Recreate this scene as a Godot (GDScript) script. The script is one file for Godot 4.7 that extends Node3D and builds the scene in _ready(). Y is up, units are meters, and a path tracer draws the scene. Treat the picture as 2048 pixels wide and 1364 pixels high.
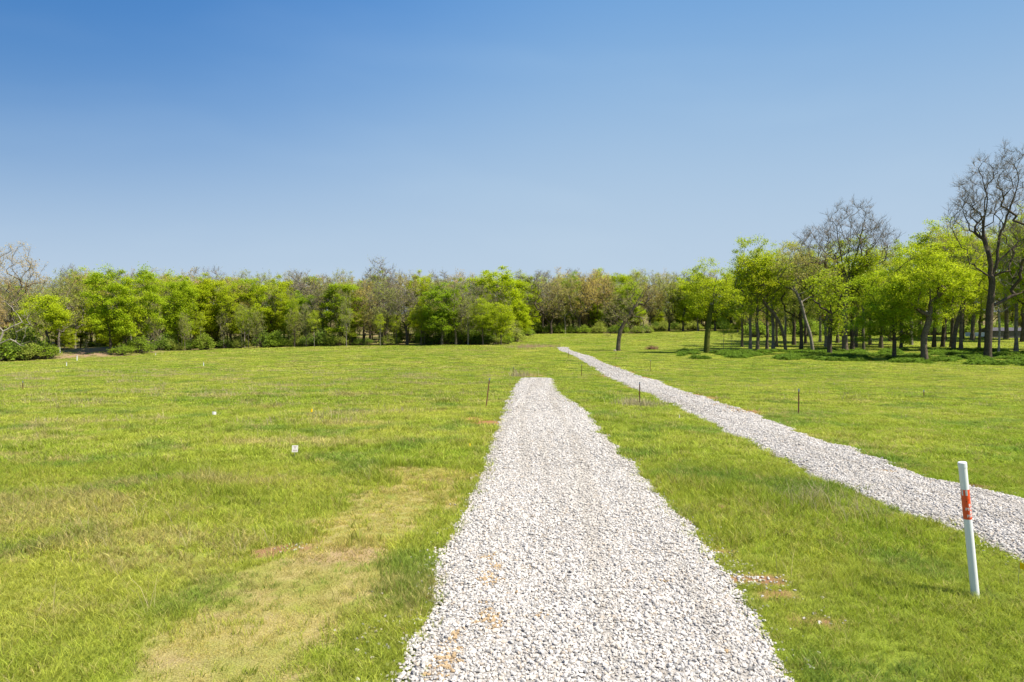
extends Node3D

# ------------------------------------------------------------------ camera numbers
const F := 1365.0            # focal length in pixels of the 2048 wide photograph
const EYE := 3.2             # metres above the lane
const PITCH := 0.03076       # radians, looking slightly down
var rng := RandomNumberGenerator.new()
var n_big := FastNoiseLite.new()
var n_mid := FastNoiseLite.new()
var n_fine := FastNoiseLite.new()
var names := {}

# ------------------------------------------------------------------ mesh collector
class MB:
	var v := PackedVector3Array()
	var n := PackedVector3Array()
	var c := PackedColorArray()
	var i := PackedInt32Array()
	func tri(a: Vector3, b: Vector3, d: Vector3, col: Color) -> void:
		var nn := (d - a).cross(b - a)
		if nn.length_squared() < 1e-18:
			return
		nn = nn.normalized()
		var k := v.size()
		v.append_array(PackedVector3Array([a, b, d]))
		n.append_array(PackedVector3Array([nn, nn, nn]))
		c.append_array(PackedColorArray([col, col, col]))
		i.append_array(PackedInt32Array([k, k + 1, k + 2]))
	func quad(a: Vector3, b: Vector3, d: Vector3, e: Vector3, col: Color) -> void:
		var nn := (d - a).cross(b - a)
		if nn.length_squared() < 1e-18:
			return
		nn = nn.normalized()
		var k := v.size()
		v.append_array(PackedVector3Array([a, b, d, e]))
		n.append_array(PackedVector3Array([nn, nn, nn, nn]))
		c.append_array(PackedColorArray([col, col, col, col]))
		i.append_array(PackedInt32Array([k, k + 1, k + 2, k, k + 2, k + 3]))
	func tube(a: Vector3, b: Vector3, ra: float, rb: float, sides: int, col: Color) -> void:
		var d := (b - a).normalized()
		var u := d.cross(Vector3(0.31, 0.2, 0.93)).normalized()
		var w := d.cross(u)
		var k := v.size()
		for s in sides:
			var t := TAU * s / sides
			var o := u * cos(t) + w * sin(t)
			v.append(a + o * ra); v.append(b + o * rb)
			n.append(o); n.append(o)
			c.append(col); c.append(col)
		for s in sides:
			var p := k + 2 * s
			var q := k + 2 * ((s + 1) % sides)
			i.append_array(PackedInt32Array([p, p + 1, q, q, p + 1, q + 1]))
	func disc(at: Vector3, up: Vector3, r: float, sides: int, col: Color) -> void:
		var u := up.cross(Vector3(0.31, 0.2, 0.93)).normalized()
		var w := up.cross(u)
		for s in sides:
			var t0 := TAU * s / sides
			var t1 := TAU * (s + 1) / sides
			tri(at, at + (u * cos(t0) + w * sin(t0)) * r, at + (u * cos(t1) + w * sin(t1)) * r, col)
	func box(m: Transform3D, size: Vector3, col: Color) -> void:
		var h := size * 0.5
		var p := []
		for x in [-1, 1]:
			for y in [-1, 1]:
				for z in [-1, 1]:
					p.append(m * Vector3(h.x * x, h.y * y, h.z * z))
		for f in [[0, 1, 3, 2], [4, 6, 7, 5], [0, 4, 5, 1], [2, 3, 7, 6], [0, 2, 6, 4], [1, 5, 7, 3]]:
			quad(p[f[0]], p[f[1]], p[f[2]], p[f[3]], col)
	func mesh() -> ArrayMesh:
		var a := []
		a.resize(Mesh.ARRAY_MAX)
		a[Mesh.ARRAY_VERTEX] = v
		a[Mesh.ARRAY_NORMAL] = n
		a[Mesh.ARRAY_COLOR] = c
		a[Mesh.ARRAY_INDEX] = i
		var m := ArrayMesh.new()
		if v.size():
			m.add_surface_from_arrays(Mesh.PRIMITIVE_TRIANGLES, a)
		return m

# ------------------------------------------------------------------ naming and tagging
func numbered(called: String) -> String:
	var k: int = names.get(called, 0)
	names[called] = k + 1
	return called if k == 0 else "%s_%03d" % [called, k]

func tag(o: Node, label: String, category: String, group := "", kind := "") -> void:
	if label: o.set_meta("label", label)
	if category: o.set_meta("category", category)
	if group: o.set_meta("group", group)
	if kind: o.set_meta("kind", kind)

func base(called: String, at: Vector3, turn := 0.0) -> Node3D:
	var o := Node3D.new()
	o.name = numbered(called)
	add_child(o, true)
	o.position = at
	o.rotation.y = turn
	return o

func part(called: String, m: Mesh, mat: Material, parent: Node) -> MeshInstance3D:
	var o := MeshInstance3D.new()
	o.name = called
	o.mesh = m
	o.material_override = mat
	parent.add_child(o, true)
	return o

func mat(col: Color, rough := 0.9, spec := 0.3) -> StandardMaterial3D:
	var m := StandardMaterial3D.new()
	m.albedo_color = col.linear_to_srgb()
	m.roughness = rough
	m.metallic_specular = spec
	m.vertex_color_use_as_albedo = true
	return m

func leaf_mat(col: Color, through := 0.95) -> StandardMaterial3D:
	var m := mat(col, 0.6, 0.25)
	m.backlight_enabled = true
	m.backlight = Color(through, through, through * 0.75).linear_to_srgb()
	m.cull_mode = BaseMaterial3D.CULL_DISABLED
	return m

# ------------------------------------------------------------------ the lie of the land
const PROF := [[-40.0, 0.05], [0.0, 0.0], [8.0, 0.0], [12.0, -0.08], [20.0, -0.35], [30.0, -0.77], [45.0, -1.4], [60.0, -1.9], [80.0, -2.2], [100.0, -2.3], [130.0, -2.36], [152.0, -2.4], [180.0, -1.85], [205.0, -1.2], [235.0, -0.5], [300.0, 1.5], [420.0, 7.0], [560.0, 9.0], [900.0, 9.0]]

func profile(d: float) -> float:
	if d <= PROF[0][0]: return PROF[0][1]
	for k in range(1, PROF.size()):
		if d < PROF[k][0]:
			var p0: Array = PROF[maxi(k - 2, 0)]
			var p1: Array = PROF[k - 1]
			var p2: Array = PROF[k]
			var p3: Array = PROF[mini(k + 1, PROF.size() - 1)]
			var w: float = p2[0] - p1[0]
			var t: float = (d - p1[0]) / w
			var m1: float = (p2[1] - p0[1]) / maxf(p2[0] - p0[0], 1e-3) * w
			var m2: float = (p3[1] - p1[1]) / maxf(p3[0] - p1[0], 1e-3) * w
			var t2 := t * t
			var t3 := t2 * t
			return (2 * t3 - 3 * t2 + 1) * p1[1] + (t3 - 2 * t2 + t) * m1 + (-2 * t3 + 3 * t2) * p2[1] + (t3 - t2) * m2
	return PROF[-1][1]

func ground(x: float, z: float) -> float:
	var d := -z
	var y := profile(d)
	y -= 1.35 * smoothstep(18.0, 95.0, -x) * smoothstep(30.0, 110.0, d)
	y += 0.6 * smoothstep(40.0, 120.0, x) * smoothstep(90.0, 160.0, d)
	y += 1.7 * exp(-pow((x + 81.0) / 7.5, 2.0) - pow((d - 133.0) / 9.0, 2.0))
	var far := smoothstep(12.0, 60.0, absf(d))
	y += n_big.get_noise_2d(x, z) * 0.16 * far + n_mid.get_noise_2d(x, z) * 0.05 * smoothstep(3.0, 12.0, absf(x - 0.8))
	return y

func ray(px: float, py: float) -> Vector3:
	return Vector3((px - 1024.0) / F, -(py - 682.0) / F, -1.0).rotated(Vector3.RIGHT, -PITCH)

func gp(px: float, py: float) -> Vector3:       # where that direction meets the ground
	var r := ray(px, py)
	var s := 3.0
	var o := Vector3(0, EYE, 0)
	var last := s
	while s < 700.0:
		var p := o + r * s
		if p.y < ground(p.x, p.z):
			for k in 14:
				var m := (last + s) * 0.5
				p = o + r * m
				if p.y < ground(p.x, p.z): s = m
				else: last = m
			return p
		last = s
		s *= 1.02
	return o + r * 300.0

func at_depth(px: float, d: float) -> Vector3:   # on the ground, at that depth
	var x := (px - 1024.0) / F * d
	return Vector3(x, ground(x, -d), -d)

# ------------------------------------------------------------------ lanes: depth -> left and right edge
var lanes := []
var spans := []

func edge_table(pts: Array) -> Array:
	var out := []
	for p in pts:
		var g := gp(p[0], p[1])
		out.append([-g.z, g.x])
	out.sort_custom(func(a, b): return a[0] < b[0])
	return out

func table(t: Array, d: float) -> float:
	if d <= t[0][0]:
		return t[0][1] + (t[0][1] - t[2][1]) / minf(-0.1, t[0][0] - t[2][0]) * (d - t[0][0])
	for k in range(1, t.size()):
		if d < t[k][0]:
			return lerpf(t[k - 1][1], t[k][1], (d - t[k - 1][0]) / (t[k][0] - t[k - 1][0]))
	return t[-1][1]

func lane_span(k: int, d: float) -> Vector2:
	var slot := clampi(int(round((d + 10.0) * 20.0)), 0, 3400)
	var cache: Array = spans[k]
	if cache[slot] != null: return cache[slot]
	d = slot / 20.0 - 10.0
	var l: Dictionary = lanes[k]
	var e := n_fine.get_noise_2d(d * 0.9, 40.0 + 17.0 * k)
	var e2 := n_fine.get_noise_2d(d * 0.9, 90.0 + 17.0 * k)
	var w := 0.16 if k == 0 else 0.3
	var xl := table(l.l, maxf(d, l.near))
	var xr := table(l.r, maxf(d, l.near))
	cache[slot] = Vector2(xl + e * w, xr + e2 * w)
	return cache[slot]

func in_lane(x: float, z: float) -> float:      # metres inside the nearest lane's edge, negative outside
	var best := -99.0
	for k in lanes.size():
		var d := -z
		if d > lanes[k].far:
			continue
		var s := lane_span(k, d)
		best = maxf(best, minf(minf(x - s.x, s.y - x), (lanes[k].far - d)))
	return best

func lane_top(k: int, x: float, z: float) -> float:
	var s := lane_span(k, -z)
	var u := clampf((x - s.x) / maxf(s.y - s.x, 0.1), 0.0, 1.0) * 2.0 - 1.0
	var rut := 0.018 * (exp(-pow((absf(u) - 0.48) / 0.16, 2.0)))
	return ground(x, z) + 0.075 * (1.0 - pow(absf(u), 4.0)) - rut + n_fine.get_noise_2d(x * 1.5, z * 1.5) * 0.012

# ------------------------------------------------------------------ what grows where
var soils := []       # bare soil: [x, z, rx, rz, strength, colour]
var mown := PackedVector2Array()

func add_soil(px: float, py: float, rx: float, rz: float, strength: float, col: Color) -> void:
	var g := gp(px, py)
	soils.append([g.x, g.z, rx, rz, strength, col])

func soil(x: float, z: float) -> Array:          # [how bare, colour]
	var most := 0.0
	var col := Color(0.3, 0.17, 0.09)
	for s in soils:
		var a: float = (x - s[0]) / s[2]
		var b: float = (z - s[1]) / s[3]
		var q := a * a + b * b
		if q > 2.6: continue
		var f: float = s[4] * (1.25 - sqrt(q)) + n_fine.get_noise_2d(x * 3.0, z * 3.0) * 0.75
		if f > most:
			most = f
			col = s[5]
	return [clampf(most * 1.6, 0.0, 1.0), col]

func is_mown(x: float, z: float) -> float:
	var q := Vector2(x + n_fine.get_noise_2d(x * 0.8, z * 0.8) * 0.9, z + n_fine.get_noise_2d(x * 0.8 + 50.0, z * 0.8) * 1.1)
	return 1.0 if Geometry2D.is_point_in_polygon(q, mown) else 0.0

func wooded(x: float, z: float) -> float:        # forest floor
	var d := -z
	var px := 1024.0 + F * x / maxf(d, 1.0)
	var edge := 153.0
	if px < 440.0: edge = lerpf(112.0, 152.0, clampf(px / 440.0, 0.0, 1.0))
	if px > 1010.0: edge = lerpf(153.0, 212.0, clampf((px - 1010.0) / 60.0, 0.0, 1.0))
	if px > 1300.0: edge = 236.0
	return smoothstep(edge - 1.0, edge + 2.5, d + n_mid.get_noise_2d(x * 3.0, z * 3.0) * 4.0)

func grass_color(x: float, z: float, r: RandomNumberGenerator, wild: float) -> Color:
	var big := n_big.get_noise_2d(x * 2.2, z * 2.2)
	var mid := n_mid.get_noise_2d(x * 2.0, z * 2.0)
	var fine := n_fine.get_noise_2d(x, z)
	var t := clampf(0.5 + 0.5 * big + 0.55 * mid + 0.25 * fine, 0.0, 1.0)
	var c := Color(0.29, 0.39, 0.04).lerp(Color(0.475, 0.505, 0.08), t)
	var dark := smoothstep(0.12, 0.5, n_mid.get_noise_2d(x * 2.6 + 400.0, z * 2.6) + 0.3 * fine)
	c = c.lerp(Color(0.15, 0.27, 0.05), dark * 0.6)
	var left := smoothstep(2.0, -6.0, x)
	var dry := clampf(smoothstep(0.1, 0.55, n_mid.get_noise_2d(x * 1.3, z * 2.4 + 77.0) + 0.45 * fine) * (0.35 + 0.65 * left), 0.0, 1.0)
	dry *= 0.8
	if r.randf() < dry + 0.12:
		c = c.lerp(Color(0.52, 0.44, 0.18), r.randf_range(0.4, 1.0))
	if wild > 0.5:
		c = c.lerp(Color(0.58, 0.47, 0.17), r.randf_range(0.25, 0.95))
	return c * r.randf_range(0.62, 1.35)

# ------------------------------------------------------------------ trees
func grow(r: RandomNumberGenerator, trunk: Array, base_r: float, aims: Array, step: float, tip: float, rise: float, leaders := []) -> Dictionary:
	var pos := PackedVector3Array()
	var par := PackedInt32Array()
	for k in trunk.size():
		pos.append(trunk[k])
		par.append(k - 1)
	for l: Array in leaders:
		var near := 0
		for k in pos.size():
			if pos[k].distance_squared_to(l[0]) < pos[near].distance_squared_to(l[0]): near = k
		var before := near
		for q: Vector3 in through(l).slice(1):
			pos.append(q + Vector3(r.randf_range(-1, 1), r.randf_range(-1, 1), r.randf_range(-1, 1)) * 0.08)
			par.append(before)
			before = pos.size() - 1
	var first := maxi(1, int(trunk.size() * 0.35))
	var fork: Vector3 = trunk[mini(trunk.size() - 1, int(trunk.size() * 0.75))]
	aims.sort_custom(func(a, b): return a.distance_squared_to(fork) < b.distance_squared_to(fork))
	var ends := PackedInt32Array()
	for a: Vector3 in aims:
		var best := -1
		var score := 1e9
		for k in range(first, pos.size()):
			var q := pos[k]
			var s := a.distance_to(q) + 1.8 * maxf(0.0, q.y - a.y + 0.55 * Vector2(a.x - q.x, a.z - q.z).length())
			if s < score:
				score = s
				best = k
		var p0 := pos[best]
		var len := a.distance_to(p0)
		var m := maxi(1, int(ceil(len / step)))
		var side := Vector3(r.randf_range(-1, 1), r.randf_range(-0.2, 1.0) * rise, r.randf_range(-1, 1)) * len * 0.1
		var prev := best
		for k in range(1, m + 1):
			var t := float(k) / m
			pos.append(p0.lerp(a, t) + side * sin(t * PI) + Vector3(r.randf_range(-1, 1), r.randf_range(-1, 1), r.randf_range(-1, 1)) * step * 0.07)
			par.append(prev)
			prev = pos.size() - 1
		ends.append(prev)
	var n := pos.size()
	var area := PackedFloat32Array()
	area.resize(n)
	var pw := 2.2
	for k in range(n - 1, -1, -1):
		if area[k] == 0.0:
			area[k] = pow(tip, pw)
		if par[k] >= 0:
			area[par[k]] += area[k]
	var r0 := pow(area[0], 1.0 / pw)
	var rad := PackedFloat32Array()
	rad.resize(n)
	for k in n:
		var q := pow(area[k], 1.0 / pw)
		rad[k] = tip + (q - tip) * (base_r - tip) / maxf(r0 - tip, 1e-4)
	for k in trunk.size():
		var up: float = (trunk[k] as Vector3).y
		rad[k] = maxf(rad[k], base_r * (1.0 - 0.88 * k / trunk.size())) * (1.0 + 0.35 * exp(-up / 0.5))
	return {"pos": pos, "par": par, "rad": rad, "ends": ends, "trunk": trunk.size()}

func wood(sk: Dictionary, r: RandomNumberGenerator) -> Array:      # [trunk mesh, branches mesh]
	var tm := MB.new()
	var bm := MB.new()
	for k in range(1, sk.pos.size()):
		var p: int = sk.par[k]
		var ra: float = sk.rad[p]
		var rb: float = sk.rad[k]
		var is_trunk: bool = k < sk.trunk
		if not is_trunk: ra = minf(ra, rb * 1.45)
		var g := r.randf_range(0.8, 1.2)
		var col := Color(g, g, g)
		var a: Vector3 = sk.pos[p]
		var b: Vector3 = sk.pos[k]
		if is_trunk:
			tm.tube(a, b + (b - a) * 0.03, ra, rb, 9, col)
			if k > sk.trunk * 0.3: bm.tube(a, b, ra * 0.5, rb * 0.5, 5, col)   # added core hidden inside the trunk, joins the limb pieces into one
		else: bm.tube(a, b + (b - a) * 0.06, ra, rb, 6 if rb > 0.1 else (4 if rb > 0.04 else 3), col)
	return [tm.mesh(), bm.mesh()]

func twigs(sk: Dictionary, r: RandomNumberGenerator, per: int, long: float, wide: float, limit: float, bm: MB, tone: float) -> PackedVector3Array:
	var tips := PackedVector3Array()
	for k in range(sk.trunk, sk.pos.size()):
		if sk.rad[k] > limit: continue
		var p: Vector3 = sk.pos[k]
		var d: Vector3 = (p - sk.pos[sk.par[k]]).normalized()
		for j in per:
			var dir := (d * 0.8 + Vector3(r.randf_range(-1, 1), r.randf_range(-0.35, 1.1), r.randf_range(-1, 1))).normalized()
			var l := long * r.randf_range(0.5, 1.25)
			var q := p + dir * l
			var s := dir.cross(Vector3(r.randf_range(-1, 1), r.randf_range(-1, 1), r.randf_range(-1, 1))).normalized()
			var g := tone * r.randf_range(0.75, 1.25)
			bm.tri(p - s * wide, p + s * wide, q, Color(g, g, g))
			tips.append(q)
			for m in 3:
				var o := p.lerp(q, r.randf_range(0.25, 0.8))
				var d2 := (dir + Vector3(r.randf_range(-1, 1), r.randf_range(-0.5, 1), r.randf_range(-1, 1)) * 0.9).normalized()
				var q2 := o + d2 * l * r.randf_range(0.35, 0.7)
				bm.tri(o - s * wide * 0.7, o + s * wide * 0.7, q2, Color(g, g, g))
				tips.append(q2)
	return tips

func leaf(b: MB, at: Vector3, size: float, r: RandomNumberGenerator, col: Color) -> void:
	var d := Vector3(r.randf_range(-1, 1), r.randf_range(-0.7, 0.5), r.randf_range(-1, 1)).normalized()
	var s := d.cross(Vector3(r.randf_range(-0.6, 0.6), 1.0, r.randf_range(-0.6, 0.6))).normalized()
	var f := d.cross(s) * size * 0.12
	var l := d * size
	var w := s * size * r.randf_range(0.34, 0.5)
	b.quad(at - l * 0.5, at + w * 0.9 - l * 0.05 + f, at + l * 0.55, at - w * 0.9 - l * 0.05 + f, col)

func blob_points(r: RandomNumberGenerator, c: Vector3, rad: Vector3, n: int, inner: float) -> Array:
	var out := []
	while out.size() < n:
		var p := Vector3(r.randf_range(-1, 1), r.randf_range(-1, 1), r.randf_range(-1, 1))
		var l := p.length()
		if l > 1.0 or l < inner: continue
		out.append(c + p * rad * (0.85 + 0.3 * r.randf()))
	return out

# spec: trunk, r, aims, leaves per clump, leaf size, clump radius, twigs per node ...
func make_tree(seed_: int, s: Dictionary) -> Dictionary:
	var r := RandomNumberGenerator.new()
	r.seed = seed_
	var aims: Array = []
	for b in s.blobs:
		aims.append_array(blob_points(r, b[0], b[1], b[2], b[3] if b.size() > 3 else 0.45))
	var sk := grow(r, s.trunk, s.r, aims, s.get("step", 1.1), s.get("tip", 0.02), s.get("rise", 0.6), s.get("leaders", []))
	var w := wood(sk, r)
	var out := {"trunk": w[0], "branches": w[1]}
	var tips := PackedVector3Array()
	if s.get("twigs", 0) > 0:
		var tb := MB.new()
		tips = twigs(sk, r, s.twigs, s.get("twig_long", 1.0), s.get("twig_wide", 0.02), s.get("twig_limit", 0.05), tb, 1.0)
		out.twigs = tb.mesh()
	if s.get("leaves", 0) > 0 or s.get("buds", 0.0) > 0.0:
		var lb := MB.new()
		if s.get("leaves", 0) > 0:
			for e in sk.ends:
				var c: Vector3 = sk.pos[e]
				var tone := r.randf_range(0.85, 1.15)
				var cr: float = s.clump * r.randf_range(0.65, 1.25)
				for k in int(s.leaves * r.randf_range(0.7, 1.3)):
					var p := Vector3(r.randfn(), r.randfn() * 0.55, r.randfn()) * cr * 0.5
					var g := tone * r.randf_range(0.7, 1.25)
					leaf(lb, c + p, s.leaf * r.randf_range(0.7, 1.3), r, Color(g * r.randf_range(0.9, 1.12), g, g * r.randf_range(0.7, 1.2)))
		if s.get("buds", 0.0) > 0.0:
			for q in tips:
				if r.randf() > s.buds: continue
				var g := r.randf_range(0.7, 1.3)
				leaf(lb, q + Vector3(r.randfn(), r.randfn(), r.randfn()) * 0.1, s.leaf * r.randf_range(0.5, 1.1), r, Color(g * r.randf_range(0.9, 1.15), g, g))
		out.crown = lb.mesh()
	return out

func straight(h: float, lean: float, r: RandomNumberGenerator, bend := 0.25) -> Array:
	var out := []
	var n := maxi(3, int(h / 1.2))
	var dx := r.randf_range(-1, 1) * lean
	var dz := r.randf_range(-1, 1) * lean
	for k in n + 1:
		var t := float(k) / n
		out.append(Vector3(dx * t * t * h + r.randf_range(-1, 1) * bend * t, h * t - (0.25 if k == 0 else 0.0), dz * t * t * h + r.randf_range(-1, 1) * bend * t))
	return out

func through(pts: Array) -> Array:                # a smooth line through given points
	var c := Curve3D.new()
	for k in pts.size():
		var p: Vector3 = pts[k]
		var t: Vector3 = (pts[mini(k + 1, pts.size() - 1)] - pts[maxi(k - 1, 0)]) / 6.0
		c.add_point(p, -t, t)
	var out := []
	var n := maxi(4, int(c.get_baked_length() / 0.7))
	for k in n + 1:
		out.append(c.sample_baked(c.get_baked_length() * k / n))
	return out

var M := {}
var protos := {}

func put_tree(called: String, m: Dictionary, at: Vector3, turn: float, scl: Vector3, mats: Dictionary, label: String, group := "") -> Node3D:
	var o := base(called, at, turn)
	o.scale = scl
	part("trunk", m.trunk, mats.bark, o)
	part("branches", m.branches, mats.get("branch", mats.bark), o)
	if m.has("twigs"): part("twigs", m.twigs, mats.get("twig", mats.bark), o).set_meta("kind", "stuff")
	if m.has("crown"): part("crown", m.crown, mats.leaf, o)
	tag(o, label, "tree", group)
	return o

func _ready() -> void:
	rng.seed = 11
	n_big.seed = 5; n_big.frequency = 0.02; n_big.fractal_octaves = 2
	n_mid.seed = 9; n_mid.frequency = 0.09; n_mid.fractal_octaves = 3
	n_fine.seed = 21; n_fine.frequency = 0.6; n_fine.fractal_octaves = 3
	set_camera_and_light()
	set_lanes_and_patches()
	build_ground()
	build_lanes()
	make_materials()
	build_forest()
	build_grove()
	build_undergrowth()
	build_small_things()
	build_grass()

# ------------------------------------------------------------------ camera, sky, sun
func set_camera_and_light() -> void:
	var cam := Camera3D.new()
	cam.name = "camera"
	cam.position = Vector3(0, EYE, 0)
	cam.rotation = Vector3(-PITCH, 0, 0)
	cam.fov = rad_to_deg(2.0 * atan(682.0 / F))
	cam.near = 0.1
	cam.far = 3000.0
	cam.current = true
	add_child(cam)
	var env := Environment.new()
	env.background_mode = Environment.BG_SKY
	env.tonemap_mode = Environment.TONE_MAPPER_LINEAR
	env.tonemap_exposure = 2.0
	env.background_energy_multiplier = 0.5
	env.sdfgi_enabled = true
	env.ssao_enabled = true
	env.ssil_enabled = true
	var sky := Sky.new()
	var pm := PanoramaSkyMaterial.new()
	pm.panorama = ImageTexture.create_from_image(sky_image())
	sky.sky_material = pm
	env.sky = sky
	var we := WorldEnvironment.new()
	we.name = "world"
	we.environment = env
	add_child(we)
	var sun := DirectionalLight3D.new()
	sun.name = "sun"
	sun.light_energy = 1.6
	sun.light_angular_distance = 0.5
	sun.light_color = Color(1.0, 0.965, 0.9)
	sun.shadow_enabled = true
	var az := deg_to_rad(114.0)
	var el := deg_to_rad(57.0)
	var to := Vector3(sin(az) * cos(el), sin(el), -cos(az) * cos(el))
	sun.look_at_from_position(to * 50.0, Vector3.ZERO, Vector3.UP)
	add_child(sun)

func sky_image() -> Image:
	var w := 1024
	var h := 512
	var im := Image.create(w, h, false, Image.FORMAT_RGBF)
	var cirrus := FastNoiseLite.new()
	cirrus.seed = 3
	cirrus.frequency = 0.8
	cirrus.fractal_octaves = 4
	var blue := Vector3(0.045, 0.19, 0.5)
	var white := Vector3(0.52, 0.645, 0.78)
	for y in h:
		var e := 90.0 - (y + 0.5) / h * 180.0
		for x in w:
			var az := (x + 0.5) / w * TAU              # 0 is straight ahead, a quarter turn is right
			var c := 0.5 + 0.5 * cos(az - deg_to_rad(112.0))   # 1 towards the sun
			var k := lerpf(11.2, 22.0, smoothstep(0.0, 0.42, c))
			var ee := maxf(e, 0.0)
			var u := smoothstep(0.0, 0.42, c)
			var t := Vector3(exp(-pow(ee / k, 2.0)), exp(-pow(ee / (k * lerpf(1.1, 1.22, u)), 2.0)), exp(-pow(ee / (k * lerpf(1.28, 2.1, u)), 2.0))) * 0.95 + Vector3.ONE * 0.04 * exp(-ee / 30.0)
			if e > 0.0:
				var p := Vector3(cos(az) * 2.6, ee * 0.22 + sin(az * 5.0) * 0.25, sin(az) * 2.6)
				t += Vector3.ONE * maxf(0.0, cirrus.get_noise_3dv(p) - 0.05) * 0.06
			var col := blue + (white - blue) * t.clampf(0.0, 1.0)
			im.set_pixel(x, y, Color(col.x, col.y, col.z))
	return im

# ------------------------------------------------------------------ lanes and bare places, traced from the photograph onto the ground
func set_lanes_and_patches() -> void:
	var l1 := edge_table([[790, 1364], [815, 1310], [850, 1230], [880, 1160], [884, 1100], [915, 1050], [940, 1000], [965, 930], [985, 880], [995, 850], [1005, 820], [1018, 790], [1030, 770], [1042, 757]])
	var r1 := edge_table([[1605, 1364], [1560, 1300], [1500, 1210], [1465, 1160], [1420, 1110], [1385, 1060], [1340, 1010], [1300, 970], [1265, 930], [1230, 890], [1200, 860], [1180, 830], [1160, 810], [1135, 797], [1117, 782], [1108, 760]])
	var l2 := edge_table([[1114, 695], [1120, 702], [1144, 710], [1168, 724.5], [1190, 737], [1212, 754], [1242, 766], [1273, 780], [1305, 792], [1327, 804], [1359, 818], [1385, 831], [1412, 843.5], [1437, 856], [1468, 873], [1503, 887.5], [1525, 898.5], [1600, 940], [1700, 985], [1760, 1010], [1850, 1045], [1930, 1075], [2048, 1118]])
	var r2 := edge_table([[1137, 695], [1141, 701], [1166, 709], [1181, 712], [1200, 722], [1225, 732], [1254, 742], [1281, 754], [1316, 760.5], [1332, 771], [1366, 782.5], [1395, 792], [1425, 799.6], [1439, 806], [1468, 815.5], [1500, 824], [1537, 841], [1576, 856], [1610, 870], [1651, 885], [1696, 897], [1800, 935], [1870, 958], [1950, 973], [2048, 998]])
	lanes = [{"l": l1, "r": r1, "near": -6.0, "far": -gp(1075, 757).z}, {"l": l2, "r": r2, "near": 4.5, "far": -gp(1125, 694.5).z}]
	for k in 2:
		var c := []
		c.resize(3401)
		spans.append(c)
	for p in [[260, 1364], [330, 1290], [460, 1190], [530, 1110], [640, 1050], [780, 940], [900, 928], [936, 941], [919, 1002], [850, 1050], [790, 1090], [729, 1158], [661, 1206], [640, 1280], [640, 1364]]:
		var g := gp(p[0], p[1])
		mown.append(Vector2(g.x, g.z))
	mown.append(Vector2(-1.9, -3.0)); mown.append(Vector2(-4.4, -3.0))
	var red := Color(0.36, 0.2, 0.11)
	var tan := Color(0.44, 0.35, 0.17)
	add_soil(578, 1096, 0.34, 0.22, 1.0, red)
	add_soil(545, 1105, 0.3, 0.22, 0.8, red)
	add_soil(700, 1112, 0.6, 0.34, 1.05, Color(0.46, 0.34, 0.18))
	add_soil(650, 1128, 0.35, 0.2, 0.6, tan)
	add_soil(790, 940, 0.45, 0.3, 0.5, tan)
	add_soil(870, 960, 0.5, 0.3, 0.45, tan)
	add_soil(740, 975, 0.4, 0.3, 0.5, tan)
	add_soil(450, 1235, 0.5, 0.15, 0.3, tan)
	add_soil(490, 1190, 0.35, 0.15, 0.55, tan)
	add_soil(360, 1320, 0.35, 0.2, 0.3, tan)
	add_soil(700, 1270, 0.4, 0.2, 0.3, tan)
	add_soil(520, 1350, 0.5, 0.2, 0.3, tan)
	add_soil(974, 846, 0.7, 1.0, 1.3, Color(0.42, 0.22, 0.1))
	add_soil(945, 838, 0.5, 0.7, 1.0, Color(0.42, 0.22, 0.1))
	add_soil(1440, 1015, 0.18, 0.22, 0.9, red)
	add_soil(1377, 1047, 0.14, 0.2, 0.9, red)
	add_soil(1440, 1105, 0.2, 0.16, 0.9, red)
	add_soil(1510, 1160, 0.36, 0.2, 1.3, red)
	add_soil(1555, 1190, 0.25, 0.14, 0.9, red)
	add_soil(1640, 1240, 0.25, 0.14, 0.5, red)
	add_soil(940, 1275, 0.2, 0.1, 0.7, red)
	add_soil(1066, 752, 1.4, 3.0, 1.1, Color(0.42, 0.3, 0.12))
	add_soil(1030, 752, 0.6, 0.8, 0.7, Color(0.42, 0.3, 0.12))
	add_soil(1950, 972, 0.35, 0.25, 0.9, Color(0.22, 0.13, 0.07))
	for p in [[1230, 733], [1262, 745], [1285, 755], [1300, 760], [1322, 768], [1195, 720], [1420, 798], [1205, 752], [1260, 776], [1390, 791], [1490, 824]]:
		add_soil(p[0], p[1], 0.8, 1.6, 1.1, Color(0.4, 0.22, 0.11))
	for p in [[150, 708], [175, 703], [200, 706], [215, 700], [165, 697], [190, 693], [225, 709], [130, 712]]:
		add_soil(p[0], p[1], 5.0, 5.0, 1.0, Color(0.4, 0.28, 0.18))
	for p in [[300, 704], [330, 702], [50, 722], [100, 718]]:
		add_soil(p[0], p[1], 3.5, 2.0, 0.8, Color(0.33, 0.24, 0.14))
	add_soil(1995, 658, 7.0, 2.5, 1.2, Color(0.36, 0.2, 0.13))
	add_soil(2040, 657, 6.0, 2.5, 1.2, Color(0.36, 0.2, 0.13))

# ------------------------------------------------------------------ ground sheet
func spread(from: float, to: float, fine_from: float, fine_to: float, cell: float, growth: float) -> PackedFloat32Array:
	var out := PackedFloat32Array()
	var x := fine_from
	while x < fine_to:
		out.append(x)
		x += cell
	var s := cell
	while x < to:
		out.append(x)
		s *= growth
		x += s
	out.append(to)
	var left := PackedFloat32Array()
	x = fine_from
	s = cell
	while true:
		s *= growth
		x -= s
		if x <= from: break
		left.append(x)
	left.append(from)
	left.reverse()
	left.append_array(out)
	return left

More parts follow.
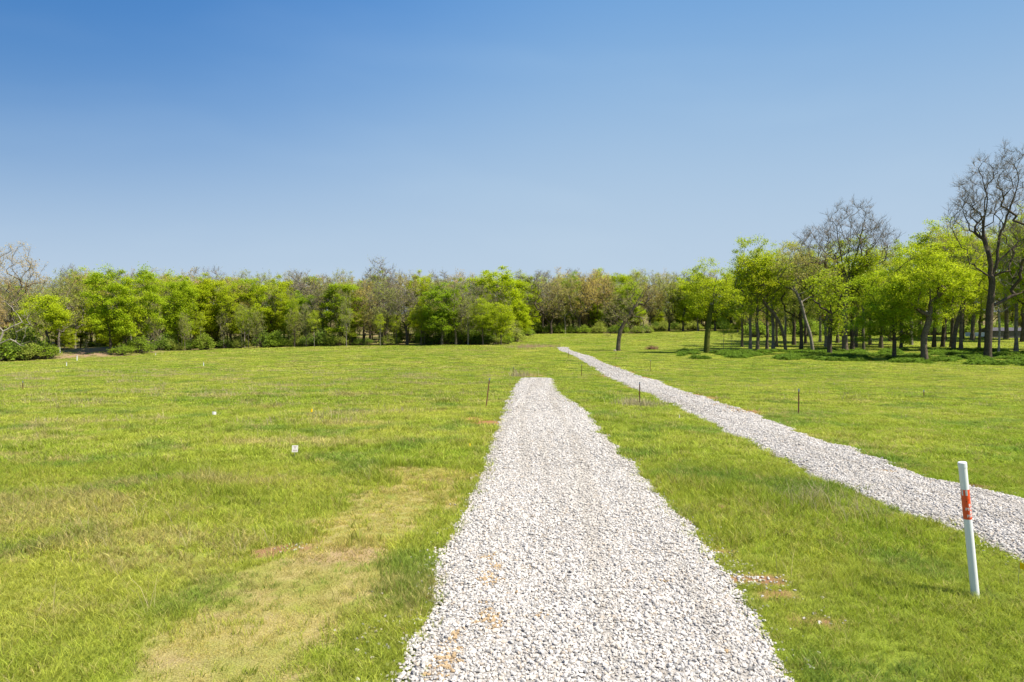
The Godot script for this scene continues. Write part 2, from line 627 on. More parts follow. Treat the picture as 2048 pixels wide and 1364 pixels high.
func noise_tex(size: int, freq: float, lo: float, hi: float, kind := FastNoiseLite.TYPE_SIMPLEX, oct := 4, seed_ := 1) -> ImageTexture:
	var n := FastNoiseLite.new()
	n.noise_type = kind
	n.seed = seed_
	n.frequency = freq
	n.fractal_octaves = oct
	var im := n.get_seamless_image(size, size)
	im.convert(Image.FORMAT_RGB8)
	for y in size:
		for x in size:
			var g := lerpf(lo, hi, im.get_pixel(x, y).r)
			im.set_pixel(x, y, Color(g, g, g))
	return ImageTexture.create_from_image(im)

func build_ground() -> void:
	var xs := spread(-900, 900, -9.0, 13.0, 0.16, 1.07)
	var zs := spread(-1400, 60, -34.0, -4.0, 0.16, 1.06)
	var nx := xs.size()
	var nz := zs.size()
	var v := PackedVector3Array()
	var n := PackedVector3Array()
	var c := PackedColorArray()
	var idx := PackedInt32Array()
	v.resize(nx * nz); n.resize(nx * nz); c.resize(nx * nz)
	var rr := RandomNumberGenerator.new()
	rr.seed = 4
	for j in nz:
		for i in nx:
			var x := xs[i]
			var z := zs[j]
			var y := ground(x, z)
			v[j * nx + i] = Vector3(x, y, z)
			var e := 0.1
			n[j * nx + i] = Vector3(y - ground(x + e, z), e, y - ground(x, z + e)).normalized() if z > -300.0 else Vector3.UP
			var g := Color(0.24, 0.3, 0.04)
			var t := n_mid.get_noise_2d(x * 2.0, z * 2.0) + 0.6 * n_big.get_noise_2d(x * 2.2, z * 2.2)
			g = g.lerp(Color(0.38, 0.4, 0.095), clampf(0.35 + t, 0.0, 1.0) * 0.6)
			if z < -3.0 and z > -60.0 and absf(x) < 60.0 and is_mown(x, z) > 0.5:
				g = g.lerp(Color(0.47, 0.39, 0.16), clampf(0.7 + n_fine.get_noise_2d(x * 2.0, z * 2.0), 0.0, 1.0))
			if z > -240.0 and z < 0.0:
				var so := soil(x, z)
				g = g.lerp(so[1], so[0])
			if z < -90.0:
				g = g.lerp(Color(0.31, 0.235, 0.12).lerp(Color(0.24, 0.27, 0.06), clampf(0.4 + 1.3 * n_mid.get_noise_2d(x * 2.0, z * 2.0), 0.0, 1.0)), wooded(x, z))   # leaf litter and low green
			c[j * nx + i] = g
	for j in nz - 1:
		for i in nx - 1:
			var a := j * nx + i
			idx.append_array(PackedInt32Array([a, a + 1, a + nx, a + 1, a + nx + 1, a + nx]))
	var arr := []
	arr.resize(Mesh.ARRAY_MAX)
	arr[Mesh.ARRAY_VERTEX] = v
	arr[Mesh.ARRAY_NORMAL] = n
	arr[Mesh.ARRAY_COLOR] = c
	arr[Mesh.ARRAY_INDEX] = idx
	var m := ArrayMesh.new()
	m.add_surface_from_arrays(Mesh.PRIMITIVE_TRIANGLES, arr)
	var gm := mat(Color(1, 1, 1), 1.0, 0.1)
	gm.albedo_texture = noise_tex(512, 0.16, 0.6, 1.0, FastNoiseLite.TYPE_SIMPLEX, 4)
	gm.uv1_triplanar = true
	gm.uv1_world_triplanar = true
	gm.uv1_scale = Vector3(0.45, 0.45, 0.45)
	var o := part("ground", m, gm, self)
	tag(o, "", "", "", "structure")

# ------------------------------------------------------------------ gravel lanes
func rock_mesh(seed_: int, flat: float) -> ArrayMesh:
	var r := RandomNumberGenerator.new()
	r.seed = seed_
	var t := (1.0 + sqrt(5.0)) / 2.0
	var p := [Vector3(-1, t, 0), Vector3(1, t, 0), Vector3(-1, -t, 0), Vector3(1, -t, 0), Vector3(0, -1, t), Vector3(0, 1, t), Vector3(0, -1, -t), Vector3(0, 1, -t), Vector3(t, 0, -1), Vector3(t, 0, 1), Vector3(-t, 0, -1), Vector3(-t, 0, 1)]
	var f := [[0, 11, 5], [0, 5, 1], [0, 1, 7], [0, 7, 10], [0, 10, 11], [1, 5, 9], [5, 11, 4], [11, 10, 2], [10, 7, 6], [7, 1, 8], [3, 9, 4], [3, 4, 2], [3, 2, 6], [3, 6, 8], [3, 8, 9], [4, 9, 5], [2, 4, 11], [6, 2, 10], [8, 6, 7], [9, 8, 1]]
	var q := []
	for a: Vector3 in p:
		var u := a.normalized() * r.randf_range(0.36, 0.58)
		q.append(Vector3(u.x, u.y * flat, u.z * r.randf_range(0.75, 1.0)))
	var b := MB.new()
	for k in f:
		b.tri(q[k[0]], q[k[2]], q[k[1]], Color(1, 1, 1))
	return b.mesh()

func stone_color(x: float, z: float, r: RandomNumberGenerator) -> Color:
	var u := r.randf()
	var g := r.randf_range(0.4, 0.55)
	var c := Color(g, g * 0.945, g * 0.885)
	if u < 0.24:
		g = r.randf_range(0.3, 0.42)
		c = Color(g, g * 0.965, g * 0.93)
	elif u < 0.28:
		g = r.randf_range(0.14, 0.24)
		c = Color(g, g * 0.98, g * 0.97)
	elif u < 0.37:
		g = r.randf_range(0.32, 0.45)
		c = Color(g, g * 0.87, g * 0.73)
	# lengthwise bands of dust and fines left by wheels
	var band := n_fine.get_noise_2d((x + z * 0.035) * 2.2, z * 0.06)
	return c.lerp(Color(0.34, 0.31, 0.27), clampf(band * 1.3, 0.0, 0.45))

func build_lanes() -> void:
	var gm := mat(Color(1, 1, 1), 0.95, 0.2)
	gm.albedo_texture = noise_tex(1024, 0.11, 0.68, 1.0, FastNoiseLite.TYPE_CELLULAR, 2, 8)
	gm.uv1_triplanar = true
	gm.uv1_world_triplanar = true
	gm.uv1_scale = Vector3(0.3, 0.3, 0.3)
	var rocks := []
	for k in 7:
		rocks.append(rock_mesh(70 + k, [0.75, 0.6, 0.9, 0.7, 0.55, 0.8, 0.65][k]))
	var sm := mat(Color(1, 1, 1), 0.85, 0.3)
	var stains := []
	for p in [[980, 1166, 0.13], [990, 1140, 0.1], [975, 1120, 0.09], [998, 1145, 0.09], [1022, 1200, 0.06], [970, 1215, 0.07], [975, 1245, 0.12], [985, 1258, 0.1], [895, 1325, 0.12], [885, 1345, 0.14], [900, 1300, 0.08], [920, 1275, 0.07], [1055, 1146, 0.05], [1080, 1247, 0.06], [960, 1120, 0.06], [1330, 1170, 0.05], [1455, 1315, 0.06], [1775, 948, 0.13], [1765, 945, 0.1], [1480, 826, 0.4], [1470, 820, 0.4], [1440, 812, 0.4], [1385, 790, 0.4]]:
		var g := gp(p[0], p[1])
		stains.append([g.x, g.z, p[2] * 1.15])
	for k in 2:
		var L: Dictionary = lanes[k]
		var node := base("gravel_lane", Vector3.ZERO)
		tag(node, "", "", "", "structure")
		# the bed
		var v := PackedVector3Array()
		var n := PackedVector3Array()
		var c := PackedColorArray()
		var idx := PackedInt32Array()
		var d: float = -5.0 if k == 0 else 4.6
		var rows := 0
		var cols := 17
		while true:
			d = minf(d, L.far)
			var s := lane_span(k, d)
			for j in cols:
				var u := float(j) / (cols - 1)
				var x := lerpf(s.x - 0.06, s.y + 0.06, u)
				var y := lane_top(k, x, -d)
				if j == 0 or j == cols - 1 or d == L.far: y = ground(x, -d) - 0.05
				v.append(Vector3(x, y, -d))
				n.append(Vector3.UP)
				var g := 0.43 + 0.05 * n_fine.get_noise_2d(x * 2.0, d * 2.0) + 0.05 * n_mid.get_noise_2d(x * 4.0, d)
				c.append(Color(g, g * 0.94, g * 0.87))
			rows += 1
			if d >= L.far: break
			d += maxf(0.1, d * 0.012)
		for a in rows - 1:
			for j in cols - 1:
				var q := a * cols + j
				idx.append_array(PackedInt32Array([q, q + cols, q + 1, q + 1, q + cols, q + cols + 1]))
		var arr := []
		arr.resize(Mesh.ARRAY_MAX)
		arr[Mesh.ARRAY_VERTEX] = v
		arr[Mesh.ARRAY_NORMAL] = n
		arr[Mesh.ARRAY_COLOR] = c
		arr[Mesh.ARRAY_INDEX] = idx
		var st := SurfaceTool.new()
		var am := ArrayMesh.new()
		am.add_surface_from_arrays(Mesh.PRIMITIVE_TRIANGLES, arr)
		st.create_from(am, 0)
		st.generate_normals()
		part("bed", st.commit(), gm, node)
		# loose stones
		var r := RandomNumberGenerator.new()
		r.seed = 300 + k
		var per := []
		for j in rocks.size(): per.append([])
		var singles := []
		var bands := [[3.6, 9.0, 1900, 0.037], [9.0, 15.0, 1400, 0.039], [15.0, 28.0, 620, 0.046], [28.0, 60.0, 170, 0.065], [60.0, 140.0, 30, 0.11]]
		for b in bands:
			var d0: float = maxf(b[0], 5.0 if k == 1 else 3.6)
			var d1: float = minf(b[1], L.far)
			if d1 <= d0: continue
			var step := 0.5
			var dd := d0
			while dd < d1:
				var s := lane_span(k, dd + 0.25)
				var wide := s.y - s.x
				var lo := s.x
				var hi := s.y
				if k == 1:
					hi = minf(hi, dd * 0.86 + 2.0)
					if hi <= lo:
						dd += step
						continue
				for q in int(b[2] * step * (hi - lo + 0.8)):
					var x := r.randf_range(lo - 0.4, hi + 0.4)
					var z := -(dd + r.randf() * step)
					if -z > d1: continue
					var s2 := lane_span(k, -z)
					var inside := minf(x - s2.x, s2.y - x)
					if inside < 0.0 and r.randf() > 0.2 * exp(inside / 0.1): continue
					var size: float = b[3] * (0.5 + 1.0 * pow(r.randf(), 2.4))
					var y := (lane_top(k, x, z) if inside > 0.0 else ground(x, z)) + size * r.randf_range(0.1, 0.32)
					var col := stone_color(x, z, r)
					for t in stains:
						if -z < 40.0 and Vector2(x - t[0], (z - t[1]) * 0.8).length() < t[2] * (1.0 + n_fine.get_noise_2d(x * 9.0, z * 9.0)):
							if r.randf() < 0.45: col = Color(0.37, 0.27, 0.16) * r.randf_range(0.8, 1.2)
					var bs := Basis(Vector3.UP, r.randf() * TAU) * Basis(Vector3.RIGHT, r.randf_range(-0.6, 0.6)) * Basis.from_scale(Vector3(size * r.randf_range(0.9, 1.4), size, size))
					var tr := Transform3D(bs, Vector3(x, y, z))
					var kind := r.randi() % rocks.size()
					if k == 0 and singles.size() < 300 and -z < 7.2 and -z > 5.7 and size > 0.041 and inside > 0.1:
						singles.append([kind, tr, col])
					else:
						per[kind].append([tr, col])
				dd += step
		var shades := {}
		for s in singles:
			var key := snappedf(s[2].r, 0.08)
			if not shades.has(key):
				shades[key] = mat(s[2], 0.85, 0.3)
			var o := part("stone", rocks[s[0]], shades[key], node)
			o.transform = s[1]
		# spilled stones beside the lane
		if k == 0:
			for p in [[1500, 1155, 0.2, 60], [1530, 1165, 0.2, 40], [1440, 1110, 0.16, 34], [1470, 1130, 0.15, 40], [1380, 1045, 0.15, 40], [1640, 1240, 0.15, 14], [1610, 1320, 0.15, 8], [580, 1096, 0.14, 22], [745, 1262, 0.16, 12], [770, 1290, 0.2, 10], [840, 1170, 0.2, 34], [850, 1130, 0.2, 34], [800, 1240, 0.15, 18], [1600, 1210, 0.2, 10], [1420, 1080, 0.12, 40]]:
				var g := gp(p[0], p[1])
				for q in p[3]:
					var x: float = g.x + r.randfn() * p[2]
					var z: float = g.z + r.randfn() * p[2] * 0.7
					var size := r.randf_range(0.024, 0.045)
					var bs := Basis(Vector3.UP, r.randf() * TAU) * Basis.from_scale(Vector3(size * 1.2, size, size))
					per[q % rocks.size()].append([Transform3D(bs, Vector3(x, ground(x, z) + size * 0.2, z)), stone_color(x, z, r)])
		for j in rocks.size():
			if per[j].is_empty(): continue
			var mm := MultiMesh.new()
			mm.transform_format = MultiMesh.TRANSFORM_3D
			mm.use_colors = true
			mm.mesh = rocks[j]
			mm.instance_count = per[j].size()
			for q in per[j].size():
				mm.set_instance_transform(q, per[j][q][0])
				mm.set_instance_color(q, per[j][q][1])
			var mi := MultiMeshInstance3D.new()
			mi.name = "loose_gravel"
			mi.multimesh = mm
			mi.material_override = sm
			mi.set_meta("kind", "stuff")
			node.add_child(mi, true)

# ------------------------------------------------------------------ materials shared by plants
func bark(col: Color) -> StandardMaterial3D:
	var m := mat(col, 0.95, 0.15)
	m.albedo_texture = M.bark_tex
	m.uv1_triplanar = true
	m.uv1_scale = Vector3(0.9, 0.25, 0.9)
	return m

func make_materials() -> void:
	M.bark_tex = noise_tex(256, 0.03, 0.55, 1.0, FastNoiseLite.TYPE_SIMPLEX, 4, 31)
	M.dark = bark(Color(0.15, 0.12, 0.09))
	M.brown = bark(Color(0.24, 0.195, 0.14))
	M.grey = bark(Color(0.34, 0.3, 0.25))
	M.pale = bark(Color(0.48, 0.43, 0.36))
	M.twig = bark(Color(0.38, 0.32, 0.25))
	M.twig_tan = bark(Color(0.46, 0.37, 0.24))
	M.moss = bark(Color(0.15, 0.17, 0.035))
	M.green = [leaf_mat(Color(0.37, 0.49, 0.02)), leaf_mat(Color(0.43, 0.53, 0.016)), leaf_mat(Color(0.29, 0.42, 0.022)), leaf_mat(Color(0.45, 0.52, 0.02))]
	M.yellow = [leaf_mat(Color(0.45, 0.54, 0.02)), leaf_mat(Color(0.48, 0.575, 0.024)), leaf_mat(Color(0.39, 0.49, 0.022))]
	M.tan = [leaf_mat(Color(0.525, 0.437, 0.110)), leaf_mat(Color(0.586, 0.448, 0.154)), leaf_mat(Color(0.464, 0.425, 0.121))]
	M.olive = [leaf_mat(Color(0.366, 0.413, 0.088)), leaf_mat(Color(0.415, 0.448, 0.099))]
	M.shrub = [leaf_mat(Color(0.19, 0.29, 0.04)), leaf_mat(Color(0.27, 0.38, 0.035)), leaf_mat(Color(0.34, 0.4, 0.07))]

# ------------------------------------------------------------------ forest
func make_protos() -> void:
	var r := RandomNumberGenerator.new()
	r.seed = 77
	protos.green = []
	for k in 6:
		var h := r.randf_range(6.0, 8.5)
		protos.green.append(make_tree(100 + k, {"trunk": straight(h, 0.05, r), "r": 0.22, "tip": 0.015, "blobs": [[Vector3(0, 10.4, 0), Vector3(3.9, 5.0, 3.9), 76, 0.5], [Vector3(r.randf_range(-1, 1), 5.6, r.randf_range(-1, 1)), Vector3(3.8, 3.0, 3.8), 36, 0.4]], "leaves": 170, "leaf": 0.24, "clump": 1.05}))
	protos.yellow = []
	for k in 5:
		var h := r.randf_range(6.0, 8.5)
		protos.yellow.append(make_tree(130 + k, {"trunk": straight(h, 0.08, r), "r": 0.18, "tip": 0.014, "blobs": [[Vector3(0, 10.3, 0), Vector3(3.6, 5.2, 3.6), 80, 0.3], [Vector3(r.randf_range(-1, 1), 5.2, r.randf_range(-1, 1)), Vector3(3.4, 3.0, 3.4), 34, 0.3]], "leaves": 100, "leaf": 0.22, "clump": 1.05, "twigs": 2, "twig_long": 0.8, "twig_wide": 0.014, "twig_limit": 0.03}))
	protos.tan = []
	for k in 5:
		var h := r.randf_range(5.0, 7.0)
		protos.tan.append(make_tree(150 + k, {"trunk": straight(h, 0.06, r), "r": 0.26, "tip": 0.012, "step": 0.9, "blobs": [[Vector3(0, 10.0, 0), Vector3(4.0, 5.7, 4.0), 210, 0.3]], "twigs": 5, "twig_long": 0.9, "twig_wide": 0.017, "twig_limit": 0.05, "buds": 0.8, "leaf": 0.24}))
	protos.bare = []
	for k in 5:
		var h := r.randf_range(5.0, 7.0)
		protos.bare.append(make_tree(170 + k, {"trunk": straight(h, 0.06, r), "r": 0.26, "tip": 0.012, "step": 0.9, "blobs": [[Vector3(0, 10.2, 0), Vector3(3.8, 5.6, 3.8), 200, 0.3]], "twigs": 7, "twig_long": 1.0, "twig_wide": 0.02, "twig_limit": 0.05, "buds": 0.1, "leaf": 0.22}))
	protos.olive = []
	for k in 4:
		var h := r.randf_range(6.0, 8.0)
		protos.olive.append(make_tree(190 + k, {"trunk": straight(h, 0.06, r), "r": 0.2, "tip": 0.012, "step": 0.9, "blobs": [[Vector3(0, 9.6, 0), Vector3(3.7, 6.0, 3.7), 170, 0.25]], "twigs": 5, "twig_long": 0.9, "twig_wide": 0.016, "twig_limit": 0.04, "buds": 1.0, "leaf": 0.24}))
	protos.tall = []      # long bare stems, leaves high up: the grove
	for k in 6:
		var h := r.randf_range(9.0, 11.0)
		protos.tall.append(make_tree(210 + k, {"trunk": straight(h, 0.07, r, 0.35), "r": 0.26, "tip": 0.014, "blobs": [[Vector3(0, 11.2, 0), Vector3(3.9, 4.6, 3.9), 96, 0.25], [Vector3(r.randf_range(-2, 2), 6.6, r.randf_range(-2, 2)), Vector3(3.0, 1.8, 3.0), 16]], "leaves": 90, "leaf": 0.2, "clump": 1.0, "twigs": 3, "twig_long": 0.8, "twig_wide": 0.012, "twig_limit": 0.03}))
	protos.pole = []      # thin young trunks inside the wood
	for k in 4:
		protos.pole.append(make_tree(230 + k, {"trunk": straight(8.0, 0.05, r, 0.3), "r": 0.11, "tip": 0.01, "blobs": [[Vector3(0, 10.0, 0), Vector3(2.8, 4.6, 2.8), 60, 0.2]], "leaves": 60, "leaf": 0.21, "clump": 0.95, "twigs": 3, "twig_long": 0.8, "twig_wide": 0.012, "twig_limit": 0.03}))

const ORD := ["first", "second", "third", "fourth", "fifth", "sixth", "seventh", "eighth", "ninth", "tenth", "eleventh", "twelfth", "thirteenth", "fourteenth", "fifteenth", "sixteenth"]
const WORDS := {
	"green": ["leafy_tree", "bright green leafy tree"], "yellow": ["young_leaf_tree", "yellow green tree in young leaf"], "tan": ["budding_tree", "tan budding tree with hazy twigs"],
	"bare": ["bare_tree", "grey brown leafless tree"], "olive": ["olive_tree_in_bud", "dull olive coloured budding tree"], "tall": ["grove_tree", "tall stemmed tree with high yellow green crown"], "pole": ["slender_tree", "slender young tree with a thin pale stem"]}

func kind_tree(kind: String, at: Vector3, h: float, hw: float, r: RandomNumberGenerator, where: String, group: String) -> Node3D:
	var list: Array = protos[kind]
	var m: Dictionary = list[r.randi() % list.size()]
	var mats := {"bark": [M.dark, M.brown, M.brown, M.grey][r.randi() % 4]}
	match kind:
		"green": mats.leaf = M.green[r.randi() % 4]
		"yellow", "pole": mats.leaf = M.yellow[r.randi() % 3]
		"tall": mats.leaf = [M.yellow[0], M.yellow[2], M.green[1], M.green[3], M.olive[1]][r.randi() % 5]
		"tan": mats.leaf = M.tan[r.randi() % 3]
		"olive": mats.leaf = M.olive[r.randi() % 2]
		_: mats.leaf = M.olive[0]
	if kind in ["tan", "olive", "bare"]:
		mats.twig = M.twig_tan if kind == "tan" else M.twig
		if kind == "bare": mats.bark = [M.brown, M.grey, M.dark][r.randi() % 3]
	if kind == "pole": mats.bark = [M.pale, M.grey, M.brown][r.randi() % 3]
	var called: String = WORDS[kind][0]
	if called == "olive_tree_in_bud": called = "budding_tree"
	return put_tree(called, m, at, r.randf() * TAU, Vector3(hw / 4.3, h / 15.6, hw / 4.3), mats, WORDS[kind][1] + " " + where, "%s %s" % [kind_group(kind), group])

func kind_group(kind: String) -> String:
	return {"green": "leafy green trees", "yellow": "yellow green trees", "tan": "tan budding trees", "bare": "leafless trees", "olive": "olive budding trees", "tall": "tall stemmed trees", "pole": "slender young trees"}[kind]

func edge_depth(px: float) -> float:              # depth of the wood's field edge
	if px < 440.0: return lerpf(116.0, 153.0, clampf(px / 440.0, 0.0, 1.0))
	if px > 1300.0: return 238.0
	if px > 1010.0: return lerpf(153.0, 214.0, clampf((px - 1010.0) / 60.0, 0.0, 1.0))
	return 153.0

func ordinal(k: int) -> String:
	if k < ORD.size(): return ORD[k]
	var teens := ["seventeenth", "eighteenth", "nineteenth"]
	if k < 19: return teens[k - 16]
	var n := k + 1
	if n % 10 == 0: return ["twentieth", "thirtieth", "fortieth"][n / 10 - 2]
	return ["twenty", "thirty", "forty"][n / 10 - 2] + "-" + ORD[n % 10 - 1]

func build_forest() -> void:
	make_protos()
	var r := RandomNumberGenerator.new()
	r.seed = 55
	# front row: pixel x, base y, top y, half width in pixels, kind
	var front := [
		[112, 691, 566, 32, "green"], [150, 687, 560, 26, "bare"], [182, 687, 548, 36, "green"], [222, 706, 534, 44, "green"], [252, 704, 556, 36, "yellow"], [284, 703, 534, 40, "green"],
		[330, 699, 548, 38, "green"], [356, 697, 566, 34, "yellow"], [402, 695, 558, 40, "green"], [432, 693, 612, 24, "yellow"], [455, 692, 566, 28, "olive"], [495, 690.5, 562, 42, "green"],
		[546, 690.5, 572, 26, "bare"], [570, 690.5, 586, 26, "yellow"], [604, 690, 578, 30, "green"], [648, 690, 560, 40, "bare"], [680, 690, 556, 36, "green"], [706, 690, 616, 25, "yellow"],
		[728, 690, 622, 28, "tan"], [764, 690, 566, 34, "olive"], [814, 690, 572, 36, "bare"], [842, 690, 606, 30, "yellow"], [884, 690, 568, 40, "green"], [912, 690, 560, 32, "bare"],
		[936, 690, 590, 30, "olive"], [966, 690, 596, 32, "yellow"], [1002, 690, 602, 28, "yellow"], [1022, 686, 640, 20, "olive"],
		[1062, 670, 548, 44, "bare"], [1102, 668, 556, 34, "tan"], [1130, 667, 548, 30, "olive"], [1158, 666, 552, 38, "tan"], [1196, 665, 545, 34, "tan"], [1226, 664.5, 560, 30, "olive"], [1268, 663.5, 566, 36, "tan"],
		[1300, 663, 572, 30, "tan"], [1338, 663, 545, 36, "olive"], [1366, 662.5, 552, 34, "green"], [1396, 662.5, 550, 34, "yellow"], [1430, 662, 560, 36, "green"], [1462, 662, 556, 36, "olive"], [1500, 662, 560, 36, "green"]]
	var count := {}
	for t in front:
		var p := gp(t[0], t[1])
		var d := -p.z
		var seen: int = count.get(t[4], 0)
		count[t[4]] = seen + 1
		kind_tree(t[4], p, (t[1] - t[2]) / F * d, t[3] / F * d * 1.08, r, "on the wood's edge, %s such from the brown bank" % ORD[seen], "along the edge of the wood")
	# slender stems between them
	for k in 44:
		var px := r.randf_range(250, 1010)
		var d := r.randf_range(150, 160)
		if px < 440: d = lerpf(118.0, 152.0, px / 440.0) + r.randf_range(0, 6)
		kind_tree("pole" if k % 3 else "olive", at_depth(px, d), r.randf_range(8, 13.5), r.randf_range(1.4, 2.3), r, "among the trees at the field edge", "between the edge trees")
	# understorey: saplings closing the view between the stems
	for k in 230:
		var px := r.randf_range(190, 1500) if k < 150 else r.randf_range(1025, 1520)
		var d := edge_depth(px) + r.randf_range(8, 32)
		if px < 240.0: d += 22.0
		var kind: String = ["pole", "olive", "green", "yellow", "olive", "tan"][r.randi() % 6]
		var h := r.randf_range(4.0, 8.0) if px < 1020.0 else r.randf_range(5.0, 11.0)
		kind_tree(kind, at_depth(px, d), h, h * r.randf_range(0.3, 0.42), r, "growing as a sapling under the wood", "saplings under the wood")
	for k in 34:
		var h := r.randf_range(5.0, 9.5)
		kind_tree(["olive", "green", "yellow", "pole"][r.randi() % 4], at_depth(r.randf_range(-40, 270), r.randf_range(150, 172)), h, h * r.randf_range(0.32, 0.42), r, "growing as a sapling behind the brown bank", "saplings behind the brown bank")
	# rows behind
	var kinds := ["green", "bare", "olive", "tan", "green", "yellow", "bare", "olive", "tan", "green", "bare"]
	for row in 4:
		var px := -60.0
		while px < 1560.0:
			px += r.randf_range(26, 46)
			var edge := 153.0
			if px < 440.0: edge = lerpf(116.0, 153.0, clampf(px / 440.0, 0.0, 1.0))
			if px > 1010.0: edge = lerpf(153.0, 214.0, clampf((px - 1010.0) / 60.0, 0.0, 1.0))
			if px > 1300.0: edge = 238.0
			if px < 260 and px > 60 and row == 0: continue
			var d := edge + 9.0 + row * 15.0 + r.randf_range(-4, 4)
			var p := at_depth(px, d)
			var top := 548.0 + r.randf_range(-9, 14) + (6.0 if row == 0 else 0.0)
			if px < 130: top += 14.0
			if row == 3: top = 546.0 + r.randf_range(-8, 10)
			var h := (640.0 - top) / F * d + EYE - p.y
			kind_tree(kinds[r.randi() % kinds.size()], p, h, h * r.randf_range(0.2, 0.28), r, "in the back rows of the wood", "deeper in the wood")
	# trees with a look of their own
	var q := gp(6, 713)
	var d := -q.z
	var mpp := d / F
	var t1 := make_tree(401, {"trunk": through([Vector3(0, -0.3, 0), Vector3(-0.3, 3, 0), Vector3(0.2, 7, 0.2)]), "r": 0.42, "tip": 0.013, "step": 0.9, "blobs": [[Vector3(1.0, 12.0, 0), Vector3(6.4, 5.8, 5.0), 230, 0.2], [Vector3(-5.0, 9.0, 0), Vector3(3.5, 4.0, 3.5), 60, 0.2]], "twigs": 5, "twig_long": 0.9, "twig_wide": 0.014, "twig_limit": 0.05, "buds": 0.55, "leaf": 0.22})
	put_tree("budding_tree", t1, q, 0.0, Vector3(1.15, 1.22, 1.15), {"bark": M.brown, "twig": M.twig_tan, "leaf": M.tan[1]}, "broad tan budding tree rising over the dead white branches and dark bushes")
	q = gp(96, 716)
	var t2 := make_tree(402, {"trunk": through([Vector3(0, -0.3, 0), Vector3(0.3, 2.4, 0), Vector3(-0.4, 5, 0)]), "r": 0.2, "tip": 0.014, "blobs": [[Vector3(-0.3, 8.2, 0), Vector3(3.9, 3.0, 3.4), 60, 0.3], [Vector3(1.8, 6.3, 0.5), Vector3(1.8, 1.6, 1.8), 14]], "leaves": 150, "leaf": 0.22, "clump": 1.0})
	put_tree("leafy_tree", t2, q, 0.0, Vector3(1, 1, 1), {"bark": M.dark, "leaf": M.yellow[1]}, "low round lime green tree beside the bare brown bank")
	# the dead white tree fallen against them
	q = gp(-20, 726)
	var t3 := make_tree(403, {"trunk": through([Vector3(-1.5, -0.2, 1.0), Vector3(0.6, 1.8, 1.0), Vector3(2.2, 3.2, 1.0), Vector3(2.8, 5.0, 0.8)]), "r": 0.2, "tip": 0.02, "rise": 0.2, "blobs": [[Vector3(5.2, 7.0, 0.8), Vector3(2.6, 3.0, 1.5), 16, 0.4], [Vector3(2.0, 9.0, 0.6), Vector3(2.0, 2.6, 1.4), 10, 0.4], [Vector3(5.4, 3.6, 1.2), Vector3(1.8, 1.0, 1.0), 6]], "twigs": 2, "twig_long": 1.0, "twig_wide": 0.02, "twig_limit": 0.05})
	put_tree("dead_tree", t3, q, 0.0, Vector3(1, 1, 1), {"bark": M.pale, "twig": M.pale, "leaf": M.tan[0]}, "dead leaning tree with bleached white bare limbs")
	# low grey brush tree
	q = gp(292, 703)
	var t4 := make_tree(404, {"trunk": straight(1.6, 0.1, r), "r": 0.12, "tip": 0.012, "step": 0.7, "blobs": [[Vector3(0.4, 4.2, 0.6), Vector3(4.2, 3.2, 2.4), 110, 0.2]], "twigs": 5, "twig_long": 0.9, "twig_wide": 0.014, "twig_limit": 0.05})
	put_tree("bare_tree", t4, q + Vector3(0, 0, 1.5), 0.0, Vector3(1, 1, 1), {"bark": M.grey, "twig": M.twig_tan, "leaf": M.tan[0]}, "low tangled grey brush tree without leaves beside the many stemmed green tree")
	# tall bare crown over the canopy
	var tb: Dictionary = protos.bare[1]
	var pb := at_depth(760, 172)
	put_tree("bare_tree", tb, pb, 1.0, Vector3(1.35, (640.0 - 524.0) / F * 172 / 15.6 + (EYE - pb.y) / 15.6, 1.35), {"bark": M.grey, "twig": M.twig, "leaf": M.olive[0]}, "leafless round crown standing highest over the wood's canopy")
	var pg := at_depth(985, 168)
	put_tree("leafy_tree", protos.green[2], pg, 2.0, Vector3(1.5, (640.0 - 528.0) / F * 168 / 15.6 + (EYE - pg.y) / 15.6, 1.5), {"bark": M.dark, "leaf": M.green[1]}, "largest bright green tree, domed, behind the yellow saplings at the wood's corner")
	# the lone tree in the field, leaning, half bare
	q = gp(1236, 702)
	d = -q.z
	mpp = d / F
	var lone := make_tree(405, {"trunk": through([Vector3(0, -0.3, 0), Vector3(0.15, 2.2, 0), Vector3(0.6, 4.0, 0), Vector3(1.7, 6.0, 0), Vector3(3.2, 8.4, 0.2), Vector3(4.6, 11.0, 0.2)]), "r": 0.36, "tip": 0.012, "step": 0.8, "rise": 0.5,
		"blobs": [[Vector3(4.2, 10.8, 0), Vector3(3.2, 3.6, 3.0), 110, 0.2], [Vector3(0.2, 7.2, 0), Vector3(3.4, 3.0, 3.0), 110, 0.2], [Vector3(3.6, 5.0, 0), Vector3(2.6, 2.0, 2.4), 50, 0.2], [Vector3(-1.6, 3.1, 0.3), Vector3(1.3, 0.5, 1.0), 10]], "twigs": 5, "twig_long": 0.8, "twig_wide": 0.012, "twig_limit": 0.04, "buds": 0.3, "leaf": 0.2})
	put_tree("lone_tree", lone, q, 0.0, Vector3.ONE * (d / 122.0), {"bark": M.brown, "twig": M.twig_tan, "leaf": M.olive[1]}, "leaning half bare tree standing alone in the field beyond the gravel lane")

